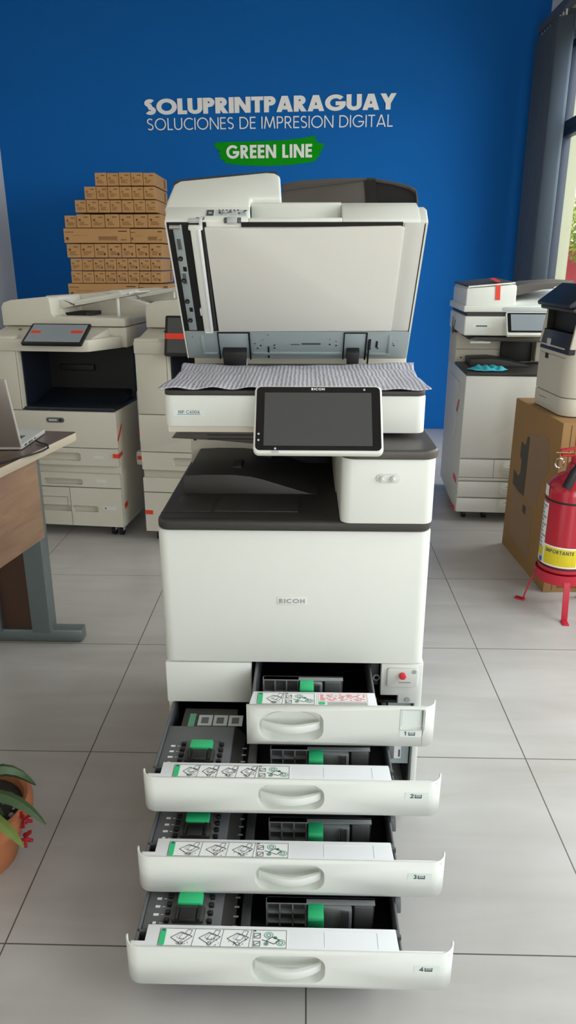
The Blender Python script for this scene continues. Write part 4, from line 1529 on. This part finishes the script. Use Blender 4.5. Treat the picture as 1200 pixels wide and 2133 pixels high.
red_tape(RR, [[(-.001, .14, .03), (-.001, .03, .045), (-.001, .03, .075), (-.001, .14, .06)]])

# cyan cloth on its tray
set_off((0, 0, 0))


def cloth(u, v):
    x = (u - .5) * .20 * (1 - .35 * abs(v - .5) * 2)
    y = (v - .5) * .13 * (1 - .3 * abs(u - .4))
    e = (1 - (2 * u - 1) ** 2) * (1 - (2 * v - 1) ** 2)
    z = .003 + .022 * e ** .6 * (.6 + .4 * math.sin(u * 13 + v * 7)) + .005 * math.sin(u * 31) * e
    return (x, y, max(z, .001))


m = MB(CYAN)
m.grid(cloth, 40, 26, CYAN)
o = m.done('cleaning_cloth', None, mod=.002)
o.location = (.905, 3.685, .781)
o.rotation_euler = (0, 0, R(-6))
tag(o, 'crumpled cyan cloth on the dark tray of the right copier', 'cloth')

# ------------------------------------------------------------------ cartons behind the copiers
ordn = ['first', 'second', 'third', 'fourth', 'fifth', 'sixth', 'seventh', 'eighth', 'ninth']
rows = [  # name from the top, x0, x1, z0, z1, count
    ('top', -1.410, -1.009, 1.7725, 1.852, 5),
    ('second', -1.488, -1.010, 1.690, 1.768, 6),
    ('third', -1.557, -1.006, 1.608, 1.686, 7),
    ('fourth', -1.638, -.978, 1.5135, 1.598, 7),
    ('fifth', -1.647, -.974, 1.417, 1.509, 2),
    ('sixth', -1.640, -.980, 1.323, 1.412, 7),
    ('seventh', -1.622, -.992, 1.240, 1.319, 8),
    ('eighth', -1.624, -.996, 1.158, 1.236, 8),
    ('ninth', -1.650, -.955, 1.060, 1.154, 2)]
rng = random.Random(21)


def carton(x0, x1, z0, z1, y0, y1, label, group, long_box, mark):
    set_off(((x0 + x1) / 2, (y0 + y1) / 2, z0))
    m = MB(CARD)
    m.box(x0, x1, y0, y1, z0, z1, CARD, .002, 1)
    w, h = x1 - x0, z1 - z0
    y = y0 - .0006
    if long_box:
        m.box(x1 - w * .17, x1 - w * .04, y, y0 + .001, z1 - h * .24, z1 - h * .16, CARDK)
        m.box(x0 + w * .02, x0 + w * .15, y, y0 + .001, z1 - h * .28, z1 - h * .22, CARDP)
        m.box(x0 + w * .03, x0 + w * .07, y, y0 + .001, z0 + h * .20, z0 + h * .40, CARDK)
        for k in range(10):
            m.box(x0 + w * (.53 + k * .028), x0 + w * (.55 + k * .028), y, y0 + .001, z0 + h * .25, z0 + h * .40, CARDP)
        m.box(x0 + w * .52, x0 + w * .82, y, y0 + .001, z0 + h * .41, z0 + h * .44, CARDK)
        m.box(x0 + w * .52, x0 + w * .82, y, y0 + .001, z0 + h * .20, z0 + h * .23, CARDK)
        m.box(x0 + w * .12, x0 + w * .36, y, y0 + .001, z0 + h * .50, z0 + h * .52, CARDP)
        m.box(x0 + w * .86, x0 + w * .95, y, y0 + .001, z0 + h * .18, z0 + h * .25, CARDP)
    else:
        m.box(x0 + w * .52, x0 + w * .84, y, y0 + .001, z1 - h * .24, z1 - h * .18, CARDK)
        m.box(x0 + w * .15, x0 + w * .30, y, y0 + .001, z0 + h * .52, z0 + h * .66, CARDK if mark else CARDP)
        for k in range(3):
            a = x0 + w * .18
            m.box(a, x0 + w * rng.uniform(.5, .85), y, y0 + .001, z0 + h * (.20 + k * .10), z0 + h * (.25 + k * .10), CARDP)
        if mark > 1:
            m.box(x0 + w * .70, x0 + w * .82, y, y0 + .001, z0 + h * .16, z0 + h * .34, CARDK)
    m.box(x0 + .003, x1 - .003, y0 + .12, y0 + .30, z1 - .0005, z1 + .0005, CARDT)
    m.box(x1 - .0005, x1 + .0006, y1 - .12, y1 - .07, z0 + .01, z1 - .01, CARDP)
    o = m.done('carton', None, smooth=False)
    o.location = tuple(OFF)
    set_off((0, 0, 0))
    return tag(o, label, 'box', group)


for name, x0, x1, z0, z1, n in rows:
    row_txt = name + ' row' if name != 'top' else 'top row'
    if n == 2:
        sp_ = x0 + (x1 - x0) * (.665 if name == 'fifth' else .70)
        carton(x0, sp_, z0, z1, 5.19, 5.62, 'long brown carton at the left of the %s of the carton stack' % row_txt, 'long cartons in the stack', True, 1)
        carton(sp_ + .003, x1, z0, z1 - .003, 5.20, 5.62, 'shorter brown carton at the right of the %s of the carton stack' % row_txt, 'long cartons in the stack', True, 1)
        continue
    w = (x1 - x0) / n
    x = x0
    for i in range(n):
        ww = w
        if name == 'fourth':
            ww = .084 if i == 0 else (x1 - x0 - .084) / 6
        pos = 'leftmost' if i == 0 else 'rightmost' if i == n - 1 else ordn[i] + ' from left'
        hh = z1 - (.008 if (name == 'fourth' and i == 0) else rng.uniform(0, .0025))
        if name in ('top', 'second', 'third', 'seventh', 'eighth'):
            kind = 'small brown carton'
        else:
            kind = 'medium brown carton'
        carton(x + .0015, x + ww - .0015, z0, hh, 5.20 + rng.uniform(-.006, .006), 5.64, '%s, %s in the %s of the stack' % (kind, pos, row_txt),
               'small cartons stacked by the blue wall', False, (2 if name in ('sixth', 'seventh', 'eighth') and i > 1 else 1 if name in ('fourth', 'sixth') else 0))
        x += ww
for k in range(3):
    carton(-1.66, -.95, .353 * k, .353 * (k + 1) - .002, 5.19, 5.66, 'large plain carton, number %s up, under the carton stack' % ordn[k], 'large cartons under the stack', False, 0)

# ------------------------------------------------------------------ large carton and small printer on it
LC = thing('large_carton', 'large brown cardboard carton with dark print, standing behind the extinguisher', 'box', (.981, 2.742, 0), 2.7)
m = MB(CARDX)
m.box(0, .52, 0, .56, 0, .708, CARDX, .004)
box_o = m.done('carton_body', LC)
m = MB(CARDH)
m.prism([(.375, .308), (.375, .565), (.352, .572), (.345, .49), (.440, .47), (.440, .40), (.415, .395), (.425, .43), (.39, .44)][:0] + [(.335, .31), (.335, .575), (.358, .575), (.378, .53), (.430, .535), (.430, .47), (.405, .455), (.405, .40), (.430, .375), (.490, .39), (.490, .325), (.40, .31)], 'x', -.0012, .001, CARDH)
m.done('printed_mark', LC, smooth=False)
m = MB(CARDT)
m.prism([(.18, .31), (.33, .32), (.33, .575), (.30, .60), (.12, .60), (.08, .50), (.16, .42)], 'x', -.0008, .001, CARDT)
m.prism([(.20, .06), (.47, .09), (.49, .31), (.22, .28)], 'x', -.0008, .001, CARDT)
m.prism(rrect(.12, .22, .56, .62, .004), 'x', -.0014, .001, CARDT)
m.prism([(.29, .24), (.33, .24), (.33, .275), (.29, .275)], 'x', -.0014, .001, CARDH)
m.done('faded_print', LC, smooth=False)
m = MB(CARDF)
m.box(.055, .50, -.0015, .002, .02, .695, CARDF)  # slab over the carton front, coloured darker to carry its shade
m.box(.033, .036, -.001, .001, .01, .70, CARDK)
m.done('shaded_front', LC, smooth=False)
m = MB(CARDX)
m.box(.004, .516, .22, .34, .7075, .7092, CARDT)
m.done('packing_tape', LC, smooth=False)

PX = thing('desktop_printer', 'small cream printer with navy top standing on the large carton', 'printer', (1.005, 2.835, .7094), 2.7)


def px_outline(x0, y0, y1, r=.06):
    """outline seen from above; the corner towards the room's front is rounded"""
    return [(x0 + r + r * math.cos(R(t)), y0 + r + r * math.sin(R(t))) for t in range(180, 271, 15)] + [(.38, y0), (.38, y1)] + [(x0 + .02, y1), (x0, y1 - .02)]


m = MB(CREAM)
m.prism(px_outline(0, 0, .34), 'z', .003, .072, CREAM, .003, 2, 50)
m.box(.04, .34, .04, .3, 0, .004, BLACK)
m.box(-.001, .001, .19, .27, .045, .047, SEAM)
m.done('paper_tray', PX)
m = MB(CREAM)
m.prism(px_outline(0, 0, .34), 'z', .075, .262, CREAM, .003, 2, 50)
m.box(.10, .38, .0, .34, .26, .40, CREAM, .003)
m.prism([(.0, .262), (.02, .40), (.12, .40), (.12, .262)], 'y', .325, .34, CREAM, .003)
m.prism([(.0, .262), (.02, .40), (.12, .40), (.12, .262)], 'y', .0, .014, CREAM, .003)
m.box(-.0008, .001, .04, .30, .225, .2265, SEAM)
m.box(-.004, .002, .215, .245, .205, .226, BLACK, .002)
pb = m.done('printer_body', PX)
m = MB(NAVY)
m.prism([(-.003, .240), (.012, .318), (.03, .318), (.03, .240)], 'y', .012, .322, NAVY, .004)
m.box(.012, .11, .014, .326, .312, .318, BLACK)
m.box(.045, .10, .012, .328, .318, .40, BLACK)
m.box(.02, .05, .318, .3255, .31, .40, BLACK)
pf = m.done('front_cover', PX)
m = MB(SHADE)
m.prism(rrect(.215, .245, .255, .285, .003), 'x', -.003, .004, SHADE, .0005)
lab(m.done('badge', pf), 'small silver square badge')
m = MB(NAVY)
m.prism([(-.005, .398), (-.01, .41), (.06, .44), (.38, .445), (.38, .398)], 'y', -.004, .344, CHAR, .004)
m.prism([(-.020, .412), (-.026, .426), (.070, .500), (.10, .50), (.10, .47), (.02, .42)], 'y', .0, .345, NAVY, .005)
m.box(.10, .38, .02, .33, .445, .480, NAVY, .008)
m.done('scanner_lid', PX)
m = MB(LABEL)
m.box(.04, .30, .05, .29, .480, .4815, LABEL) if False else m.box(.12, .33, .06, .29, .4802, .482, LABEL)
m.done('paper', PX, smooth=False)

# ------------------------------------------------------------------ fire extinguisher and its stand
EC = Vector((.992, 2.60, 0))
FE = thing('fire_extinguisher', 'red fire extinguisher with yellow IMPORTANTE label in a red stand', 'fire extinguisher', EC + Vector((0, 0, .172)))
set_off((0, 0, .172))
m = MB(EXTRED)
m.lathe([(0, .174), (.084, .174), (.0905, .182), (.0905, .478), (.088, .497), (.080, .516), (.066, .534), (.048, .548), (.030, .556), (.026, .575), (.024, .590), (0, .590)], n=48, m=EXTRED)
m.done('cylinder', FE)
m = MB(RUBBER)
m.lathe([(.0912, .452), (.0925, .456), (.0912, .460)], n=48, m=RUBBER)
m.done('band', FE)
m = MB(RUBBER)
m.lathe([(.0912, .196), (.0922, .199), (.0912, .202)], n=48, m=RUBBER)
m.done('band', FE)
m = MB(LABEL)
m.lathe([(.0910, .205), (.0913, .206), (.0913, .440), (.0910, .441)], n=8, m=LABEL, a0=R(158), a1=R(197))
m.lathe([(.0910, .467), (.0913, .468), (.0913, .505), (.0905, .506)], n=8, m=LABEL, a0=R(158), a1=R(190))
for k in range(14):
    a0 = R(163 + (k * 37) % 11)
    m.lathe([(.0915, .235 + k * .0145), (.0916, .239 + k * .0145), (.0915, .243 + k * .0145)], n=4, m=LINE, a0=a0, a1=a0 + R(14 + (k * 7) % 12))
m.lathe([(.0915, .208), (.0917, .218), (.0915, .228)], n=6, m=BLUEINK, a0=R(180), a1=R(194))
m.lathe([(.0915, .230), (.0917, .250), (.0915, .268)], n=6, m=YELLOW, a0=R(170), a1=R(195))
m.lathe([(.0909, .205), (.0912, .206), (.0912, .285), (.0909, .286)], n=24, m=LABEL, a0=R(197), a1=R(283))
m.lathe([(.0914, .211), (.0916, .212), (.0916, .279), (.0914, .280)], n=24, m=YELLOW, a0=R(200), a1=R(280))
tx = MB(INK)
letters(tx, 'IMPORTANTE', (0, 0, 0), (1, 0, 0), (0, 1, 0), (0, 0, 1), .014, .108, t=.2, gap=.15, depth=.0004, m=INK)
for k in range(5):
    tx.box(.002 + .05 * (k % 2), .106, -.010 - k * .007, -.008 - k * .007, 0, .0003, INK)
for v in tx.bm.verts:
    a = R(205) + v.co.x / .0918
    r = .0918 + v.co.z
    v.co = (r * math.cos(a), r * math.sin(a), .259 + v.co.y)
me = bpy.data.meshes.new('t')
tx.bm.to_mesh(me)
tx.bm.free()
k0 = len(m.bm.faces)
m.bm.from_mesh(me)
m.mats.append(INK) if INK not in m.mats else None
m.bm.faces.ensure_lookup_table()
for f in m.bm.faces[k0:]:
    f.material_index = m.mats.index(INK)
lab(m.done('label', FE), 'white and yellow label reading IMPORTANTE')
m = MB(EXTRED)
m.cyl((0, 0, .585), (0, 0, .622), .017, n=18, m=STANDRED, bev=.002)
m.box(-.055, .06, -.012, .012, .616, .625, STANDRED, .002)
m.hexa([(-.06, -.011, .634), (.075, -.011, .655), (.075, .011, .655), (-.06, .011, .634), (-.06, -.011, .641), (.075, -.011, .662), (.075, .011, .662), (-.06, .011, .641)], STANDRED, .002)
m.done('valve', FE)
m = MB(RUBBER)
m.tube([(.02, -.02, .61), (.012, -.05, .63), (-.005, -.075, .615), (-.035, -.088, .575), (-.055, -.092, .520)], .014, 12, RUBBER, rr=[.009, .010, .013, .016, .0175])
m.done('hose_nozzle', FE)
m = MB(BRASS)
m.cyl((-.075, .0, .629), (.02, .0, .626), .002, n=8, m=BRASS)
m.cyl((-.012, -.01, .62), (-.002, -.012, .69), .0018, n=8, m=BRASS)
m.tube([(-.06 + .016 * math.cos(R(t)), -.004, .590 + .018 * math.sin(R(t))) for t in range(0, 361, 30)], .003, 6, CHROME)
m.done('safety_pin', FE)
set_off((0, 0, 0))
ST = thing('extinguisher_stand', 'red three-legged metal stand under the fire extinguisher', 'stand', EC)
m = MB(STANDRED)
m.lathe([(.088, .135), (.0955, .135), (.0985, .173), (.0985, .176), (.0945, .176), (.092, .141), (.088, .139)], n=44, m=STANDRED)
m.lathe([(0, .160), (.092, .160), (.092, .171), (0, .171)], n=44, m=STANDRED)
m.done('ring', ST)
for (fx, fy) in ((-.010, -.115), (-.107, .072), (.118, .09)):
    d = Vector((fx, fy, 0)).normalized()
    s_ = Vector((-d.y, d.x, 0)) * .0115
    th = d * .0035
    a_ = d * .0905 + Vector((0, 0, .165))
    b_ = Vector((fx, fy, 0)) + d * .004
    m = MB(STANDRED)
    m.hexa([b_ - s_, b_ + s_, b_ + s_ + th, b_ - s_ + th, a_ - s_, a_ + s_, a_ + s_ + th, a_ - s_ + th], STANDRED, .001)
    t_ = d * .032
    m.hexa([b_ - s_ - t_ * .2, b_ + s_ - t_ * .2, b_ + s_ + t_, b_ - s_ + t_, b_ - s_ - t_ * .2 + Vector((0, 0, .006)), b_ + s_ - t_ * .2 + Vector((0, 0, .006)), b_ + s_ + t_ + Vector((0, 0, .006)), b_ - s_ + t_ + Vector((0, 0, .006))], STANDRED, .001)
    m.done('leg', ST)

# ------------------------------------------------------------------ desk and laptop at the left
DK = Vector((-.781, 2.403, 0))
desk = thing('desk', 'brown laminate desk with grey metal legs at the left edge', 'desk', DK)
set_off(DK)
poly = [(-.781 - .010, 2.403 + .004), (-.783, 2.395), (-.786, 2.375), (-1.01, 1.02), (-1.76, 1.14), (-1.535, 2.49)]
m = MB(DESKTOP)
m.prism(poly, 'z', .7395, .7402, DESKTOP)
m.prism([(x, y) for x, y in poly], 'z', .712, .7398, EDGE, .002, 2, 60)
m.done('desktop', desk)
m = MB(DESKPAN)
m.prism([(-.862, 2.222), (-1.058, 1.06), (-1.076, 1.063), (-.880, 2.225)], 'z', .425, .7115, DESKPAN, .001)
m.done('modesty_panel', desk)
for k, (dy) in enumerate((0, -1.12)):
    dx = dy * .164
    y0, y1 = 2.272 + dy, 2.332 + dy
    m = MB(DLEG)
    m.hexa([(-.968 + dx, y0, .04), (-.900 + dx, y0 - .004, .04), (-.898 + dx, y1, .04), (-.966 + dx, y1, .04),
            (-.966 + dx, y0, .712), (-.895 + dx, y0 - .004, .712), (-.893 + dx, y1, .712), (-.964 + dx, y1, .712)], DLEG, .004)
    m.hexa([(-1.135 + dx, y0, .04), (-1.075 + dx, y0, .04), (-1.075 + dx, y1, .04), (-1.135 + dx, y1, .04),
            (-1.135 + dx, y0, .712), (-1.075 + dx, y0, .712), (-1.075 + dx, y1, .712), (-1.135 + dx, y1, .712)], DLEG, .004)
    m.box(-1.40 + dx, -.792 + dx, y0 + .006, y1 - .002, .003, .050, DLEG, .006)
    lg = m.done('leg_frame', desk)
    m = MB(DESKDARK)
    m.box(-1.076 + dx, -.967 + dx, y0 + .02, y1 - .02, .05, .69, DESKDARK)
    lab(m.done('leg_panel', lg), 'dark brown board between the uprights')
    m = MB(BLACK)
    m.box(-.83 + dx, -.80 + dx, y0 + .015, y1 - .012, 0, .004, BLACK)
    m.box(-1.38 + dx, -1.35 + dx, y0 + .015, y1 - .012, 0, .004, BLACK)
    m.done('foot_pad', lg)
set_off((0, 0, 0))

LP = thing('laptop', 'open silver laptop on the desk, seen from behind', 'laptop', (-.873, 2.143, .7404), 1.5)
m = MB(ALUL)
m.prism(rrect(-.34, 0, .0, .235, .008), 'z', .002, .016, ALUL, .002, 2, 50)
for k, y in enumerate((.03, .065, .09, .12)):
    m.box(-.002, .0006, y, y + (.02 if k < 2 else .012), .006, .012, KEYS)
lb = m.done('base', LP)
m = MB(KEYS)
m.box(-.31, -.03, .03, .13, .016, .0168, KEYS)
lab(m.done('keyboard', lb, smooth=False), 'dark keys')
m = MB(ALU)
m.hexa([(-.34, -.004, .010), (0, -.004, .010), (0, .004, .014), (-.34, .004, .014), (-.34, -.066, .225), (-.001, -.066, .225), (-.001, -.060, .226), (-.34, -.060, .226)], ALU, .002)
m.hexa([(-.001, -.004, .010), (.0022, -.004, .010), (.0022, .004, .014), (-.001, .004, .014), (-.002, -.066, .225), (.0012, -.066, .225), (.0012, -.060, .226), (-.002, -.060, .226)], ALUL)
m.done('lid', LP)
m = MB(RUBBER)
m.tube([(-.865, 2.245, .747), (-.845, 2.225, .745), (-.815, 2.205, .744), (-.798, 2.165, .7436), (-.801, 2.125, .7436), (-.818, 2.08, .7436), (-.84, 2.045, .7436), (-.865, 2.00, .7436), (-.90, 1.93, .7436), (-.97, 1.80, .7436)], .003, 8, RUBBER)
tag(m.done('cable', None), 'thin black cable curling over the desk beside the laptop', 'cable')

# ------------------------------------------------------------------ potted succulent, bottom left
PC = Vector((-.732, 1.285, 0))
PP = thing('potted_succulent', 'succulent with arching green stems in a terracotta pot on the floor', 'potted plant', PC)
m = MB(TERRA)
m.lathe([(0, 0), (.074, 0), (.080, .006), (.094, .060), (.108, .108), (.110, .112), (.121, .114), (.126, .122), (.128, .146), (.125, .157), (.118, .160), (.110, .154), (.104, .130), (0, .128)], n=48, m=TERRA)
m.done('pot', PP)
m = MB(SOIL)
m.lathe([(0, .142), (.05, .141), (.105, .136), (.105, .120), (0, .120)], n=30, m=SOIL)
rnd = random.Random(4)
for k in range(60):
    a, r = rnd.uniform(0, 2 * PI), rnd.uniform(.01, .098)
    m.ball((r * math.cos(a), r * math.sin(a), .141), rnd.uniform(.004, .008), PEBBLE, (1, 1, .6), 6)
o = m.done('soil', PP)
stems = [  # tip offset, lift, colour
    ((.190, -.070, .165), .270, ALOE), ((.160, -.118, .150), .215, ALOE2), ((.118, -.078, .150), .205, ALOE), ((.128, .045, .170), .300, ALOE),
    ((-.12, .08, .24), .27, ALOE), ((-.15, -.05, .2), .25, ALOE2), ((.02, .13, .25), .26, ALOE), ((-.02, -.12, .17), .22, ALOE), ((.085, -.035, .155), .215, ALOE)]
for (tx_, ty_, tz_), lift, mt in stems:
    pts, rr = [], []
    for k in range(19):
        t = k / 18
        pts.append((tx_ * t * (1.05 - .05 * t) - .03 * (1 - t), ty_ * t - .01 * (1 - t), .13 * (1 - t) ** 2 + 2 * t * (1 - t) * lift + tz_ * t * t))
        rr.append((.0135 if k % 2 else .0122) * (1 - t ** 5) + .002 if k else .008)
    m = MB(mt)
    m.tube(pts, .01, 5, mt, rr=rr)
    m.done('stem', PP)
rnd = random.Random(2)
for k, (x, y, z) in enumerate(((.130, -.040, .150), (.138, -.062, .120))):
    m = MB(PETAL)
    for q in range(7):
        dx, dy, dz = rnd.uniform(-.012, .010), rnd.uniform(-.012, .012), rnd.uniform(-.022, .016)
        m.hexa([(x, y, z), (x + .004, y, z), (x + .004, y + .004, z), (x, y + .004, z),
                (x + dx - .006, y + dy, z + dz), (x + dx + .007, y + dy - .003, z + dz + .003), (x + dx + .005, y + dy + .005, z + dz + .006), (x + dx - .005, y + dy + .006, z + dz + .002)], PETAL, .001, 1)
    m.done('flower', PP)

# ------------------------------------------------------------------ vertical blind bunched at the corner
VB = thing('vertical_blind', 'blue-grey vertical blind drawn together in the corner beside the window', 'blind', (1.55, 5.3, 0))
set_off((1.55, 5.3, 0))
m = MB(BLINDL)
m.box(1.525, 1.575, 3.0, 5.66, 2.735, 2.785, BLINDL, .004)
for y in (3.4, 4.4, 5.3):
    m.box(1.57, 1.662, y, y + .03, 2.75, 2.785, BLINDL)
m.done('headrail', VB)
for i in range(9):
    y = 5.62 - i * .060
    wdt = .115
    ang = R(64 - i * 4)
    bm = bmesh.new()
    m = MB(BLINDM)
    c, s_ = math.cos(ang), math.sin(ang)
    cols = []
    for k in range(7):
        q = (k / 6 - .5) * wdt
        bow = .012 * (1 - (2 * k / 6 - 1) ** 2)
        cols.append((1.55 + q * c - bow * s_, y + q * s_ * -1 - bow * c))
    for p, q in zip(cols, cols[1:]):
        m.quad([(p[0], p[1], 1.02), (q[0], q[1], 1.02), (q[0], q[1], 2.70), (p[0], p[1], 2.70)], BLINDM)
    m.box(1.545, 1.555, y - .004, y + .004, 2.70, 2.735, LABEL)
    m.done('slat', VB, doubles=True, mod=.001)
set_off((0, 0, 0))

# ------------------------------------------------------------------ outside, through the glass
TR = thing('tree', 'green tree outside, seen through the window at the right edge', 'tree', (4.30, 11.6, -.16))
m = MB(BARK)
m.tube([(0, 0, 0), (-.05, .02, .6), (-.12, .0, 1.2), (-.25, 0, 1.8)], .05, 8, BARK, rr=[.07, .055, .045, .03])
m.tube([(-.05, .0, .6), (.1, .05, 1.2), (.25, .1, 1.9)], .05, 8, BARK, rr=[.05, .035, .02])
m.tube([(-.1, .0, 1.0), (-.05, -.1, 1.5), (.05, -.2, 1.9)], .05, 8, BARK, rr=[.035, .03, .015])
m.done('trunk', TR)
m = MB(LEAFM)
rnd = random.Random(9)
for k in range(1500):
    a, b, r = rnd.uniform(0, 2 * PI), rnd.uniform(-1, 1), rnd.uniform(.2, 1) ** .5
    p = Vector((.62 * r * math.cos(a) * math.sqrt(1 - b * b), .62 * r * math.sin(a) * math.sqrt(1 - b * b), 1.95 + .55 * r * b))
    u_ = Vector((rnd.uniform(-1, 1), rnd.uniform(-1, 1), rnd.uniform(-1, 1))).normalized() * .05
    w_ = u_.orthogonal().normalized() * .022
    m.quad([p - u_, p + w_, p + u_, p - w_], LEAFM)
m.done('foliage', TR, smooth=False)
RB = thing('street_board', 'red board standing outside behind the tree trunk', 'board', (4.9, 12.4, -.02))
m = MB(REDX)
m.box(-.9, 1.2, 0, .06, .75, 1.62, REDX, .01)
m.done('panel', RB)
for x in (-.7, 1.0):
    m = MB(BARK)
    m.box(x, x + .06, .06, .12, 0, 1.5, BARK)
    m.done('post', RB)

sun_d = bpy.data.lights.new('sun', 'SUN')
sun_d.energy = 2.2
sun_d.angle = R(1)
sun_d.color = (1, .95, .86)
sun_o = bpy.data.objects.new('sun', sun_d)
COL.objects.link(sun_o)
sun_o.rotation_euler = (R(38), R(12), R(-20))
